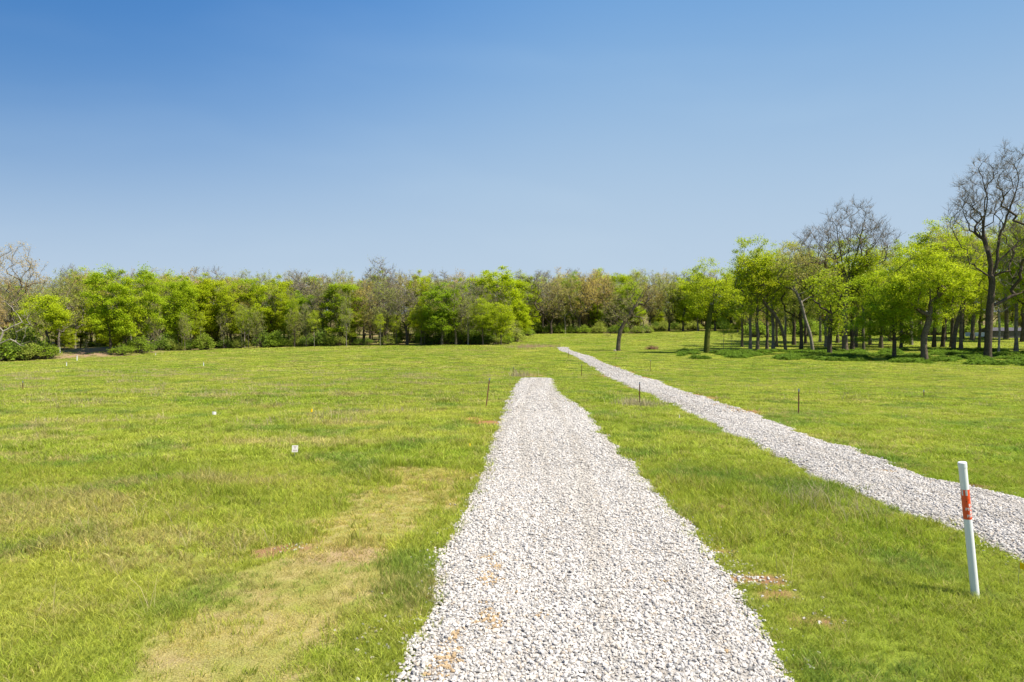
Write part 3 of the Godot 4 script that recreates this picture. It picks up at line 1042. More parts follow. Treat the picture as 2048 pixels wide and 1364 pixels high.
# ------------------------------------------------------------------ the grove on the right
func px_tree(px: float, py: float, trunk: Array, blobs: Array, s: Dictionary, seed_: int) -> Array:
	# trunk points and crown blobs are given in pixels relative to the foot (x right, y up, z metres) and become metres
	var p := gp(px, py)
	var k := -p.z / F
	var tr := []
	for t in trunk: tr.append(Vector3(t[0] * k, t[1] * k - (0.3 if tr.is_empty() else 0.0), t[2] if t.size() > 2 else 0.0))
	var bl := []
	for b in blobs: bl.append([Vector3(b[0] * k, b[1] * k, b[4] if b.size() > 4 else 0.0), Vector3(b[2] * k, b[3] * k, b[2] * k * 0.9), b[5] if b.size() > 5 else 40, 0.3])
	s.trunk = through(tr)
	var lead := []
	for l in s.get("lead_px", []):
		var line := []
		for t in l: line.append(Vector3(t[0] * k, t[1] * k, 0.0025 * t[1] * sin(t[0])))
		lead.append(line)
	s.leaders = lead
	s.blobs = bl
	return [make_tree(seed_, s), p]

func build_grove() -> void:
	var r := RandomNumberGenerator.new()
	r.seed = 91
	# the big bare tree
	var a := px_tree(1975, 719, [[0, 0], [2, 90], [6, 150], [4, 170]], [[-18, 330, 46, 75, 0, 170], [36, 350, 42, 70, 0, 160], [-50, 285, 36, 36, 0, 70], [60, 270, 44, 50, 0, 90], [30, 220, 46, 46, 1, 50], [70, 165, 40, 26, 0, 26], [-40, 205, 28, 26, 0, 26]], {"r": 0.46, "tip": 0.014, "step": 1.0, "lead_px": [[[5, 160], [0, 200], [-8, 260], [-12, 320], [-22, 372]], [[5, 155], [18, 195], [24, 245], [34, 300], [45, 355], [38, 395]], [[3, 105], [40, 125], [80, 137]], [[-8, 260], [-30, 290], [-62, 315]], [[18, 195], [50, 225], [80, 262]]], "twigs": 7, "twig_long": 1.2, "twig_wide": 0.017, "twig_limit": 0.05, "rise": 0.8}, 501)
	put_tree("bare_tree", a[0], a[1], 0.0, Vector3.ONE, {"bark": M.dark, "twig": M.twig, "leaf": M.olive[0]}, "tallest tree of the grove, dark trunk and leafless forked crown against the sky")
	# bare fan crown behind
	a = px_tree(1690, 703, [[0, 0], [-2, 80], [4, 130], [6, 150]], [[6, 240, 52, 58, 0, 230], [-62, 205, 44, 46, 0, 130], [60, 210, 38, 46, 0, 120]], {"lead_px": [[[5, 140], [-16, 175], [-44, 200], [-72, 240]], [[6, 145], [6, 195], [10, 265]], [[6, 142], [36, 185], [58, 220], [80, 245]], [[5, 140], [-8, 190], [-24, 250]], [[6, 145], [24, 200], [34, 265]]],"r": 0.48, "tip": 0.014, "step": 1.1, "twigs": 7, "twig_long": 1.3, "twig_wide": 0.017, "twig_limit": 0.05, "rise": 0.9}, 502)
	put_tree("bare_tree", a[0], a[1], 0.0, Vector3.ONE, {"bark": M.brown, "twig": M.twig, "leaf": M.olive[0]}, "leafless tree with a fan shaped crown rising above the green grove")
	# bright green tree with a kinked trunk
	a = px_tree(1850, 722, [[0, 0], [-3, 46], [6, 80], [9, 110], [7, 145]], [[0, 175, 74, 62, 0, 110], [62, 160, 36, 36, 0, 26], [-50, 130, 40, 34, 0, 30], [22, 95, 22, 22, 0.5, 10]], {"r": 0.4, "tip": 0.014, "leaves": 125, "leaf": 0.19, "clump": 0.85}, 503)
	put_tree("leafy_tree", a[0], a[1], 0.0, Vector3.ONE, {"bark": M.brown, "leaf": M.yellow[1]}, "bright lime tree on a kinked forked trunk at the grove's edge")
	# dark full tree beside it
	a = px_tree(1788, 719, [[0, 0], [0, 40], [-4, 80], [4, 120]], [[-10, 115, 80, 70, 0, 120], [-46, 80, 50, 42, 0, 40], [30, 70, 40, 36, 0, 26]], {"r": 0.26, "tip": 0.014, "leaves": 150, "leaf": 0.2, "clump": 0.95}, 504)
	put_tree("leafy_tree", a[0], a[1], 0.0, Vector3.ONE, {"bark": M.dark, "leaf": M.green[0]}, "dense dark green tree with low spreading boughs beside the kinked lime tree")
	# mossy broken trunk with a side stem
	var mp := gp(1413, 706)
	var k := -mp.z / F
	var mb := MB.new()
	var pts := through([Vector3(0, -0.3, 0), Vector3(1 * k, 30 * k, 0), Vector3(4 * k, 60 * k, 0), Vector3(9 * k, 97 * k, 0)])
	for j in range(1, pts.size()):
		var t := float(j) / pts.size()
		mb.tube(pts[j - 1], pts[j] * 1.0, lerpf(0.5, 0.36, t), lerpf(0.5, 0.36, t + 1.0 / pts.size()), 10, Color(1, 1, 1) * r.randf_range(0.8, 1.2))
	a = px_tree(1416, 706, [[2, 40], [6, 70], [12, 95], [14, 125], [20, 155]], [[0, 130, 46, 56, 0, 76], [30, 115, 34, 40, 0, 30], [-24, 95, 28, 28, 0, 22]], {"r": 0.18, "tip": 0.013, "leaves": 95, "leaf": 0.19, "clump": 0.95, "twigs": 2, "twig_long": 0.8, "twig_wide": 0.012, "twig_limit": 0.03}, 505)
	var mo := base("broken_tree", mp)
	part("trunk", mb.mesh(), M.moss, mo)
	var stub := MB.new()
	var topp: Vector3 = pts[-1]
	for j in 7:
		var an := TAU * j / 7.0
		var o := Vector3(cos(an), 0, sin(an)) * 0.33
		var o2 := Vector3(cos(an + 0.9), 0, sin(an + 0.9)) * 0.33
		stub.tri(topp + o, topp + o2, topp + (o + o2) * 0.4 + Vector3(0.05, r.randf_range(0.15, 0.7), 0), Color(1, 1, 1))
	stub.disc(topp + Vector3(0, 0.01, 0), Vector3.UP, 0.34, 10, Color(0.8, 0.8, 0.8))
	part("broken_top", stub.mesh(), M.pale, mo)
	part("side_stem", a[0].trunk, M.brown, mo)
	part("branches", a[0].branches, M.brown, mo)
	part("twigs", a[0].twigs, M.brown, mo).set_meta("kind", "stuff")
	part("crown", a[0].crown, M.yellow[0], mo)
	tag(mo, "mossy thick trunk snapped at the top with a leafy side stem", "tree")
	# leaning trunks with names of their own
	a = px_tree(1572, 703, [[0, 0], [-6, 35], [-20, 68], [-44, 98], [-56, 135]], [[-58, 160, 42, 36, 0, 60], [-20, 150, 40, 36, 0, 40]], {"r": 0.26, "tip": 0.013, "leaves": 50, "leaf": 0.26, "clump": 1.1, "twigs": 2, "twig_limit": 0.03, "twig_wide": 0.012}, 506)
	put_tree("leaning_tree", a[0], a[1], 0.0, Vector3.ONE, {"bark": M.brown, "leaf": M.yellow[2]}, "tree whose brown trunk leans steeply toward the mossy broken trunk")
	a = px_tree(1626, 704, [[0, 0], [-6, 34], [-18, 70], [-26, 100], [-44, 135]], [[-46, 165, 46, 40, 0, 110], [4, 160, 44, 40, 0, 60]], {"r": 0.27, "tip": 0.013, "step": 0.9, "twigs": 4, "twig_limit": 0.04, "twig_wide": 0.013, "buds": 0.9, "leaf": 0.24}, 507)
	put_tree("leaning_tree", a[0], a[1], 0.0, Vector3.ONE, {"bark": M.grey, "twig": M.twig_tan, "leaf": M.tan[2]}, "grey trunked tree leaning at the grove's edge under an olive tan crown")
	a = px_tree(1659, 711, [[0, 0], [0, 40], [2, 80], [0, 110]], [[0, 130, 44, 50, 0, 66], [10, 60, 18, 26, 0, 30]], {"r": 0.34, "tip": 0.013, "leaves": 34, "leaf": 0.26, "clump": 1.1, "twigs": 3, "twig_limit": 0.03, "twig_wide": 0.013}, 508)
	put_tree("grove_tree", a[0], a[1], 0.0, Vector3.ONE, {"bark": M.dark, "leaf": M.yellow[2]}, "stout dark trunk wrapped in twiggy shoots nearest the field")
	a = px_tree(1906, 700, [[0, 0], [6, 50], [20, 100], [18, 140]], [[10, 205, 60, 56, 0, 190]], {"r": 0.34, "tip": 0.013, "step": 1.0, "twigs": 4, "twig_limit": 0.045, "twig_wide": 0.014, "buds": 0.5, "leaf": 0.24}, 509)
	put_tree("budding_tree", a[0], a[1], 0.0, Vector3.ONE, {"bark": M.brown, "twig": M.twig_tan, "leaf": M.tan[2]}, "rounded tan budding crown between the lime tree and the tallest bare tree")
	a = px_tree(1885, 694, [[0, 0], [4, 90], [2, 150], [6, 190]], [[-4, 215, 52, 46, 0, 80]], {"r": 0.36, "tip": 0.013, "leaves": 60, "leaf": 0.3, "clump": 1.3}, 510)
	put_tree("leafy_tree", a[0], a[1], 0.0, Vector3.ONE, {"bark": M.dark, "leaf": M.green[1]}, "tall green tree whose top shows over the tan budding crown")
	a = px_tree(1997, 707, [[0, 0], [1, 50], [-2, 90]], [[4, 105, 22, 24, 0, 26]], {"r": 0.16, "tip": 0.013, "twigs": 3, "twig_limit": 0.05, "twig_wide": 0.013}, 511)
	put_tree("bare_tree", a[0], a[1], 0.0, Vector3.ONE, {"bark": M.pale, "twig": M.grey, "leaf": M.tan[0]}, "short pale stemmed leafless tree beside the tallest bare tree")
	# the rest of the stems
	var stems := [[1501, 702, 470], [1515, 703, 500], [1534, 698, 505], [1546, 699, 495], [1553, 694, 520], [1588, 690, 480], [1602, 701, 500], [1611, 688, 500], [1652, 694, 510], [1704, 702, 470], [1712, 694, 510], [1727, 703, 520], [1740, 690, 500], [1762, 696, 500], [1802, 700, 480], [1822, 690, 500], [1868, 695, 470], [1888, 680, 455], [1903, 695, 480], [1922, 703, 470], [1944, 681, 480], [1958, 698, 540], [2012, 678, 450], [2032, 703, 440], [2046, 684, 420], [2066, 704, 430], [2096, 700, 440], [2120, 715, 430], [2150, 708, 420], [1570, 684, 510], [1640, 684, 500], [1675, 686, 490], [1780, 683, 500], [1840, 682, 480], [1925, 678, 470], [1975, 676, 460], [2075, 680, 440], [1484, 694, 520], [1462, 700, 640], [1447, 702, 610]]
	stems.sort_custom(func(p, q): return p[0] < q[0])
	var nth := 0
	for s in stems:
		var p := gp(s[0], s[1])
		var d := -p.z
		var h: float = (s[1] - s[2]) / F * d
		var o := kind_tree("tall" if s[2] < 600 else "pole", p, h, h * r.randf_range(0.2, 0.28) if s[2] < 600 else h * 0.2, r, "in the grove beside the field", "in the grove")
		nth += 1
		if s[2] < 600: o.set_meta("label", "tall stemmed grove tree with high crown, %s such from the mossy broken trunk" % ordinal(nth - 3))
	# wood closing the view behind the grove
	var kinds := ["green", "olive", "tan", "green", "yellow", "bare"]
	for row in 3:
		var px := 1490.0
		while px < 2180.0:
			px += r.randf_range(28, 48)
			var d := 205.0 + row * 18.0 + r.randf_range(-5, 5)
			var p := at_depth(px, d)
			kind_tree(kinds[r.randi() % kinds.size()], p, r.randf_range(15, 20), r.randf_range(4.0, 5.5), r, "in the wood behind the grove", "behind the grove")
	for extra in 90:
		var p := at_depth(r.randf_range(1470, 2180), r.randf_range(196, 236))
		var h := r.randf_range(5, 10)
		kind_tree(["olive", "yellow", "green", "olive", "tan"][r.randi() % 5], p, h, h * r.randf_range(0.3, 0.4), r, "growing as a sapling behind the grove", "saplings behind the grove")

# ------------------------------------------------------------------ shrubs, ground plants
func shrub_mesh(seed_: int, n: int, leaf_size: float, flat: float) -> Dictionary:
	var r := RandomNumberGenerator.new()
	r.seed = seed_
	var sm := MB.new()
	var lm := MB.new()
	for k in n:
		var a := r.randf() * TAU
		var d := sqrt(r.randf())
		var top := Vector3(cos(a) * d, (0.45 + 1.1 * (1.0 - d * d)) * flat * r.randf_range(0.7, 1.15), sin(a) * d)
		sm.tube(Vector3(cos(a) * d * 0.2, -0.05, sin(a) * d * 0.2), top, 0.025, 0.006, 3, Color(1, 1, 1))
		var tone := r.randf_range(0.75, 1.2)
		for j in 30:
			var p := top + Vector3(r.randfn(), r.randfn() * 0.8, r.randfn()) * 0.17
			p = p.lerp(Vector3(p.x, 0, p.z), 0.7 * r.randf() * r.randf())
			var g := tone * r.randf_range(0.7, 1.3)
			leaf(lm, Vector3(p.x, maxf(p.y, 0.03), p.z), leaf_size * r.randf_range(0.6, 1.3), r, Color(g, g, g))
	return {"stems": sm.mesh(), "foliage": lm.mesh()}

func build_undergrowth() -> void:
	var r := RandomNumberGenerator.new()
	r.seed = 17
	var sh := []
	for k in 4: sh.append(shrub_mesh(600 + k, 46, 0.13, 1.0))
	# named bushes: px, py, radius m, height, material, label
	for b in [[14, 722, 2.3, 2.1, 0, "dark green bush under the broad tan budding tree"], [38, 721, 2.0, 1.5, 0, "mid green bush between the dark bush and the pale bush"], [62, 720, 2.2, 1.6, 2, "pale yellowish bush in front of the low round lime tree"], [88, 718, 2.4, 2.0, 1, "leafy green bush at the end of the bare brown bank"], [243, 710, 1.8, 1.2, 1, "low bright bush at the foot of the many stemmed green tree"], [278, 706, 2.4, 1.7, 1, "round bright green bush beside the low grey brush tree"], [-14, 724, 2.8, 2.8, 1, "tall green bush under the dead bleached limbs"], [26, 717, 3.0, 3.4, 2, "tall pale olive bush behind the dark bush"], [54, 714, 2.6, 3.0, 1, "tall green bush behind the pale yellowish bush"], [1030, 683, 3.0, 2.0, 2, "olive bush rounding the corner of the wood"]]:
		var p := gp(b[0], b[1])
		var o := base("bush", p, r.randf() * TAU)
		o.scale = Vector3(b[2], b[3] * 1.1, b[2])
		var m: Dictionary = sh[r.randi() % 4]
		part("stems", m.stems, M.brown, o)
		part("foliage", m.foliage, M.shrub[b[4]], o)
		tag(o, b[5], "bush", "bushes at the wood's edge")
	for k in 250:
		var px := r.randf_range(180, 1500) if k < 150 else (r.randf_range(1040, 1500) if k < 190 else r.randf_range(1470, 2150))
		var edge := 154.0
		if px < 440.0: edge = lerpf(116.0, 153.0, clampf(px / 440.0, 0.0, 1.0))
		if px < 240.0: edge += 24.0
		if px > 1010.0: edge = lerpf(153.0, 214.0, clampf((px - 1010.0) / 60.0, 0.0, 1.0))
		if px > 1300.0: edge = 238.0
		var d := edge + pow(r.randf(), 2.0) * 16.0
		if k >= 190: d = r.randf_range(188, 206)
		var p := at_depth(px, d)
		var o := base("bush", p, r.randf() * TAU)
		var w := r.randf_range(1.2, 2.4) * (1.5 if k >= 190 else 1.0)
		o.scale = Vector3(w, w * r.randf_range(0.6, 1.15), w)
		var m: Dictionary = sh[r.randi() % 4]
		part("stems", m.stems, M.brown, o)
		part("foliage", m.foliage, M.shrub[r.randi() % 3], o)
		tag(o, "green understorey bush at the foot of the wood's trees" if k < 190 else "green bush in the thicket closing the view behind the grove", "bush", "understorey bushes of the wood" if k < 190 else "bushes behind the grove")
	# low weeds at the grove's edge
	var weeds := shrub_mesh(650, 14, 0.24, 0.5)
	var mm := MultiMesh.new()
	mm.transform_format = MultiMesh.TRANSFORM_3D
	mm.use_colors = true
	mm.mesh = weeds.foliage
	var list := []
	for k in 2600:
		var px := r.randf_range(1360, 2120)
		var py := 0.0
		py = lerpf(702, 718, r.randf()) if px < 1560 else lerpf(700.0, lerpf(720.0, 732.0, (px - 1560.0) / 490.0), r.randf())
		if n_mid.get_noise_2d(px * 0.12, py * 1.4) < 0.03: continue
		var p := gp(px, py)
		list.append(p)
	mm.instance_count = list.size()
	for k in list.size():
		var s := r.randf_range(0.45, 0.95)
		mm.set_instance_transform(k, Transform3D(Basis(Vector3.UP, r.randf() * TAU).scaled(Vector3(s, s * 0.62, s)), list[k]))
		var g := r.randf_range(0.8, 1.2)
		mm.set_instance_color(k, Color(g, g, g))
	var mi := MultiMeshInstance3D.new()
	mi.name = "weeds"
	mi.multimesh = mm
	mi.material_override = leaf_mat(Color(0.15, 0.25, 0.025))
	tag(mi, "low dark green weeds under the grove's edge", "weeds", "", "stuff")
	add_child(mi, true)

# ------------------------------------------------------------------ posts, flags and other small things
func t_post(px: float, py: float, top: float, lean: float, label: String) -> void:
	var p := gp(px, py)
	var h := (py - top) / F * -p.z * 1.03
	var o := base("steel_post", p, rng.randf_range(-0.5, 0.5))
	o.rotation.z = lean
	var rust := MB.new()
	rust.box(Transform3D(Basis(), Vector3(0, h * 0.5 - 0.2, 0)), Vector3(0.05, h + 0.4 - 0.1, 0.008), Color(1, 1, 1))
	rust.box(Transform3D(Basis(), Vector3(0, h * 0.5 - 0.2, -0.022)), Vector3(0.008, h + 0.39 - 0.1, 0.036), Color(0.8, 0.8, 0.8))
	part("stake", rust.mesh(), M.rust, o)
	var tip := MB.new()
	tip.box(Transform3D(Basis(), Vector3(0, h - 0.03, 0)), Vector3(0.053, 0.11, 0.011), Color(1, 1, 1))
	tip.box(Transform3D(Basis(), Vector3(0, h - 0.03, -0.023)), Vector3(0.011, 0.108, 0.035), Color(1, 1, 1))
	part("painted_tip", tip.mesh(), M.tip, o)
	var st := MB.new()
	var y := 0.08
	while y < h - 0.12:
		st.box(Transform3D(Basis(), Vector3(0, y, 0.01)), Vector3(0.016, 0.022, 0.012), Color(1, 1, 1))
		y += 0.055
	part("studs", st.mesh(), M.rust, o)
	tag(o, label, "post", "rusty steel posts along the gravel lanes")

func flag(px: float, py: float, col: StandardMaterial3D, wide: float, high: float, stem: float, turn: float, droop: float, label: String, group: String, pale_stem := false) -> void:
	var p := gp(px, py)
	var o := base("marker_flag", p, turn)
	var w := MB.new()
	w.tube(Vector3(0, -0.1, 0), Vector3(0.01, stem, 0), 0.002, 0.002, 5, Color(1, 1, 1))
	part("wire", w.mesh(), M.wire, o)
	var f := MB.new()
	var n := 6
	for k in n:
		var a := float(k) / n
		var b := float(k + 1) / n
		var za := sin(a * 4.0) * 0.018
		var zb := sin(b * 4.0) * 0.018
		for s in [0.0005, -0.0005]:
			f.quad(Vector3(0.012 + a * wide, stem - droop * a, za + s), Vector3(0.012 + b * wide, stem - droop * b, zb + s), Vector3(0.012 + b * wide, stem - high - droop * b, zb + s), Vector3(0.012 + a * wide, stem - high - droop * a, za + s), Color(1, 1, 1))
	part("flag", f.mesh(), col, o)
	tag(o, label, "flag", group)

func stake(px: float, py: float, top: float, m: StandardMaterial3D, thick: float, label: String) -> void:
	var p := gp(px, py)
	var h := (py - top) / F * -p.z
	var o := base("survey_stake", p)
	var b := MB.new()
	b.tube(Vector3(0, -0.2, 0), Vector3(0.02, h, 0), thick, thick, 8, Color(1, 1, 1))
	b.disc(Vector3(0.02, h, 0), Vector3.UP, thick, 8, Color(1, 1, 1))
	part("stake", b.mesh(), m, o)
	var c := MB.new()
	c.tube(Vector3(0.02, h - 0.12, 0), Vector3(0.02, h - 0.04, 0), thick * 1.12, thick * 1.12, 8, Color(1, 1, 1))
	part("band", c.mesh(), M.wire, o)
	tag(o, label, "stake", "white survey stakes")

func bent_text(text: String, size: float, r: float, ang: float, y: float) -> ArrayMesh:
	var tm := TextMesh.new()
	var f := SystemFont.new()
	f.font_names = PackedStringArray(["Droid Sans"])
	f.font_weight = 700
	tm.font = f
	tm.text = text
	tm.font_size = 32
	tm.pixel_size = size / 32.0
	tm.depth = 0.002
	tm.horizontal_alignment = HORIZONTAL_ALIGNMENT_LEFT
	var a := tm.get_mesh_arrays()
	var v: PackedVector3Array = a[Mesh.ARRAY_VERTEX]
	var n: PackedVector3Array = a[Mesh.ARRAY_NORMAL]
	for k in v.size():
		var t := ang + v[k].x / r
		var rr := r + v[k].z
		n[k] = Vector3(sin(t) * n[k].z + cos(t) * n[k].x, n[k].y, cos(t) * n[k].z - sin(t) * n[k].x)
		v[k] = Vector3(sin(t) * rr, y + v[k].y, cos(t) * rr)
	var out := []
	out.resize(Mesh.ARRAY_MAX)
	out[Mesh.ARRAY_VERTEX] = v
	out[Mesh.ARRAY_NORMAL] = n
	out[Mesh.ARRAY_INDEX] = a[Mesh.ARRAY_INDEX]
	var m := ArrayMesh.new()
	m.add_surface_from_arrays(Mesh.PRIMITIVE_TRIANGLES, out)
	return m

func sleeve(r: float, y0: float, y1: float, a0: float, a1: float, n: int) -> MB:
	var b := MB.new()
	for k in n:
		var t0 := lerpf(a0, a1, float(k) / n)
		var t1 := lerpf(a0, a1, float(k + 1) / n)
		var p0 := Vector3(sin(t0), 0, cos(t0))
		var p1 := Vector3(sin(t1), 0, cos(t1))
		var q := b.v.size()
		b.v.append_array(PackedVector3Array([p0 * r + Vector3(0, y0, 0), p1 * r + Vector3(0, y0, 0), p1 * r + Vector3(0, y1, 0), p0 * r + Vector3(0, y1, 0)]))
		b.n.append_array(PackedVector3Array([p0, p1, p1, p0]))
		b.c.append_array(PackedColorArray([Color.WHITE, Color.WHITE, Color.WHITE, Color.WHITE]))
		b.i.append_array(PackedInt32Array([q, q + 3, q + 2, q, q + 2, q + 1]))
	return b

func build_small_things() -> void:
	M.rust = mat(Color(0.16, 0.075, 0.045), 0.85, 0.3)
	M.tip = mat(Color(0.16, 0.2, 0.26), 0.6, 0.4)
	M.wire = mat(Color(0.3, 0.28, 0.25), 0.5, 0.5)
	M.white = mat(Color(0.7, 0.72, 0.74), 0.38, 0.5)
	M.red = mat(Color(0.72, 0.075, 0.018), 0.4, 0.5)
	M.plastic_white = leaf_mat(Color(0.8, 0.78, 0.78), 0.5)
	M.plastic_yellow = leaf_mat(Color(0.85, 0.62, 0.01), 0.5)
	# white marker post
	var p := gp(1951, 1194)
	var d := -p.z
	var h := 1.58
	var yaw := atan2(-p.x, d)
	var o := base("marker_post", p)
	var right := Vector3(cos(-yaw), 0, 0)
	o.rotation.z = 0.118
	var rad := 0.043
	part("pipe", sleeve(rad, -0.25, h - 0.05, 0, TAU, 40).mesh(), M.white, o)
	var cap := sleeve(rad + 0.003, h - 0.06, h - 0.006, 0, TAU, 40)
	var cap2 := sleeve(rad - 0.003, h - 0.006, h, 0, TAU, 40)
	for k in 40:
		var t0 := TAU * k / 40.0
		var t1 := TAU * (k + 1) / 40.0
		var a0 := Vector3(sin(t0), 0, cos(t0))
		var a1 := Vector3(sin(t1), 0, cos(t1))
		cap.quad(a0 * (rad + 0.003) + Vector3(0, h - 0.006, 0), a0 * (rad - 0.003) + Vector3(0, h, 0), a1 * (rad - 0.003) + Vector3(0, h, 0), a1 * (rad + 0.003) + Vector3(0, h - 0.006, 0), Color.WHITE)
		cap.tri(Vector3(0, h + 0.004, 0), a1 * (rad - 0.003) + Vector3(0, h, 0), a0 * (rad - 0.003) + Vector3(0, h, 0), Color.WHITE)
		cap.quad(a0 * rad + Vector3(0, h - 0.06, 0), a0 * (rad + 0.003) + Vector3(0, h - 0.06, 0), a1 * (rad + 0.003) + Vector3(0, h - 0.06, 0), a1 * rad + Vector3(0, h - 0.06, 0), Color.WHITE)
	part("cap", cap.mesh(), M.white, o)
	var y1 := h - 0.315
	var y0 := h - 0.66
	var s := part("red_label", sleeve(rad + 0.0012, y0, y1, 0, TAU, 40).mesh(), M.red, o)
	var face := -atan2(p.x, d)           # the angle on the pipe that looks at the lane's near end
	var bars := sleeve(rad + 0.002, y1 - 0.066, y1 - 0.004, face - 0.85, face - 0.45, 6)
	part("white_bar", bars.mesh(), M.white, s)
	part("white_bar", sleeve(rad + 0.002, y1 - 0.066, y1 - 0.004, face + 0.1, face + 0.55, 6).mesh(), M.white, s)
	var grey := mat(Color(0.32, 0.33, 0.36), 0.5, 0.4)
	part("grey_print", sleeve(rad + 0.0026, y1 - 0.062, y1 - 0.008, face - 0.68, face - 0.62, 2).mesh(), grey, s)
	part("grey_print", sleeve(rad + 0.0026, y1 - 0.062, y1 - 0.008, face + 0.28, face + 0.36, 2).mesh(), grey, s)
	part("lettering", bent_text("B", 0.045, rad + 0.0015, face + 0.5, y0 + 0.165), M.white, s)
	part("lettering", bent_text("PIPE", 0.042, rad + 0.0015, face - 0.32, y0 + 0.122), M.white, s)
	part("lettering", bent_text("B", 0.045, rad + 0.0015, face + 0.62, y0 + 0.083), M.white, s)
	part("lettering", bent_text("PIPE", 0.042, rad + 0.0015, face - 0.1, y0 + 0.042), M.white, s)
	var black := mat(Color(0.03, 0.02, 0.02), 0.5, 0.4)
	part("printed_mark", sleeve(rad + 0.002, y0 + 0.205, y0 + 0.217, face + 0.02, face + 0.2, 3).mesh(), black, s)
	part("printed_mark", sleeve(rad + 0.002, y0 + 0.222, y0 + 0.236, face + 0.55, face + 0.66, 3).mesh(), black, s)
	tag(o, "white pipe marker post with red label band leaning beside the second gravel lane", "post")
	# steel posts
	t_post(972, 815, 758, -0.13, "rusty steel post tilting over the bare orange soil at the near gravel lane")
	t_post(1597, 829, 780, 0.0, "upright rusty steel post standing alone in the grass between the far lane and the grove")
	t_post(1279, 809, 766, 0.0, "rusty steel post rising out of a tuft of dry straw grass")
	t_post(1163, 753, 730, -0.02, "steel post between the end of the near lane and the far lane")
	t_post(1026, 753, 735, -0.05, "thin steel post at the straw strewn end of the near lane")
	t_post(1137, 717, 702, 0.0, "small distant steel post by the narrow far end of the second lane")
	t_post(1301, 743, 721, 0.0, "steel post across the second lane from the dry straw tuft")
	t_post(1232, 718, 704, 0.0, "thin dull steel post in front of the lone leaning tree")
	t_post(46, 781, 763, 0.0, "lone rusty steel post in the wide meadow far from the lanes")
	t_post(1848, 794, 781, 0.05, "short stub of steel post with a pale scrap in the grass before the grove")
	# stakes
	stake(133, 733, 724, M.white, 0.045, "white stake in the grass just below the brown bank")
	stake(154, 722, 710, M.white, 0.06, "white stake at the foot of the brown bank")
	stake(120, 706, 694, M.white, 0.05, "white stake standing on top of the brown bank")
	stake(311, 711, 706, M.white, 0.045, "short white stake in front of the round bright green bush")
	stake(407, 733, 724, M.white, 0.04, "white stake alone in the open meadow")
	stake(1110, 692, 688.5, M.plastic_yellow, 0.04, "pale yellow stake at the far tip of the second lane")
	# flags
	flag(424, 834, M.plastic_white, 0.14, 0.12, 0.22, 0.3, 0.02, "crumpled white marker flag in the meadow", "marker flags")
	flag(621, 833, M.plastic_yellow, 0.075, 0.13, 0.3, 0.5, 0.0, "yellow marker flag in the open meadow", "marker flags")
	flag(938, 898, M.plastic_yellow, 0.06, 0.1, 0.16, 0.9, 0.02, "yellow marker flag in the grass beside the near lane", "marker flags")
	flag(1358, 840, M.plastic_white, 0.045, 0.11, 0.2, 1.0, 0.02, "tiny white marker flag between the two lanes", "marker flags")
	var fp := gp(2036, 1175)
	flag(2036, 1170, M.plastic_yellow, 0.13, 0.075, 0.28, -0.2, 0.04, "bright yellow marker flag beside the white marker post", "marker flags")
	# small sign
	p = gp(589, 915)
	o = base("notice_sign", p, 0.35)
	o.rotation.z = -0.06
	var b := MB.new()
	b.tube(Vector3(0, -0.1, -0.006), Vector3(0, 0.28, -0.006), 0.004, 0.004, 5, Color.WHITE)
	part("wire", b.mesh(), M.wire, o)
	b = MB.new()
	b.box(Transform3D(Basis(), Vector3(0, 0.22, 0)), Vector3(0.145, 0.17, 0.004), Color.WHITE)
	var card := part("card", b.mesh(), M.plastic_white, o)
	var ink := mat(Color(0.42, 0.32, 0.34), 0.6, 0.3)
	for q in [[0, 0.285, 0.09, 0.008], [0, 0.262, 0.04, 0.02], [0.0, 0.235, 0.03, 0.014], [0, 0.185, 0.1, 0.02], [0, 0.16, 0.1, 0.007]]:
		b = MB.new()
		b.box(Transform3D(Basis(), Vector3(q[0], q[1], 0.003)), Vector3(q[2], q[3], 0.001), Color.WHITE)
		part("printed_line", b.mesh(), ink, card)
	tag(o, "small square white notice card on a wire in the meadow", "sign")
	# brush heap and rock near the lone tree
	p = gp(1304, 699)
	o = base("brush_heap", p)
	var r := RandomNumberGenerator.new()
	r.seed = 8
	b = MB.new()
	for k in 160:
		var c := Vector3(r.randfn() * 0.6, absf(r.randfn()) * 0.3 + 0.08, r.randfn() * 0.5)
		var dd := Vector3(r.randf_range(-1, 1), r.randf_range(-0.3, 0.5), r.randf_range(-1, 1)).normalized() * r.randf_range(0.3, 0.8)
		b.tube(c - dd * 0.5, c + dd * 0.5, 0.03, 0.015, 4, Color.WHITE * r.randf_range(0.6, 1.3))
	part("branches", b.mesh(), mat(Color(0.22, 0.11, 0.08)), o)
	tag(o, "small heap of reddish brown brushwood in the field near the grove", "brush heap")
	p = gp(1230, 702)
	o = base("rock", p + Vector3(0, 0.1, 0))
	part("stone", rock_mesh(5, 0.7), mat(Color(0.5, 0.42, 0.34)), o).scale = Vector3(0.7, 0.6, 0.6)
	tag(o, "pale rock lying at the foot of the lone leaning tree", "rock")
	# shed far behind the grove
	p = at_depth(2008, 175)
	o = base("farm_shed", p)
	b = MB.new()
	b.box(Transform3D(Basis(), Vector3(0, 0.85, 0)), Vector3(9, 2.0, 4), Color.WHITE)
	part("wall", b.mesh(), mat(Color(0.12, 0.11, 0.11)), o)
	b = MB.new()
	for s2 in [1.0, -1.0]:
		b.quad(Vector3(-5, 1.8, 2.4 * s2), Vector3(5, 1.8, 2.4 * s2), Vector3(5, 2.6, 0), Vector3(-5, 2.6, 0), Color.WHITE)
	b.tri(Vector3(-4.9, 1.85, -2.2), Vector3(-4.9, 1.85, 2.2), Vector3(-4.9, 2.58, 0), Color.WHITE)
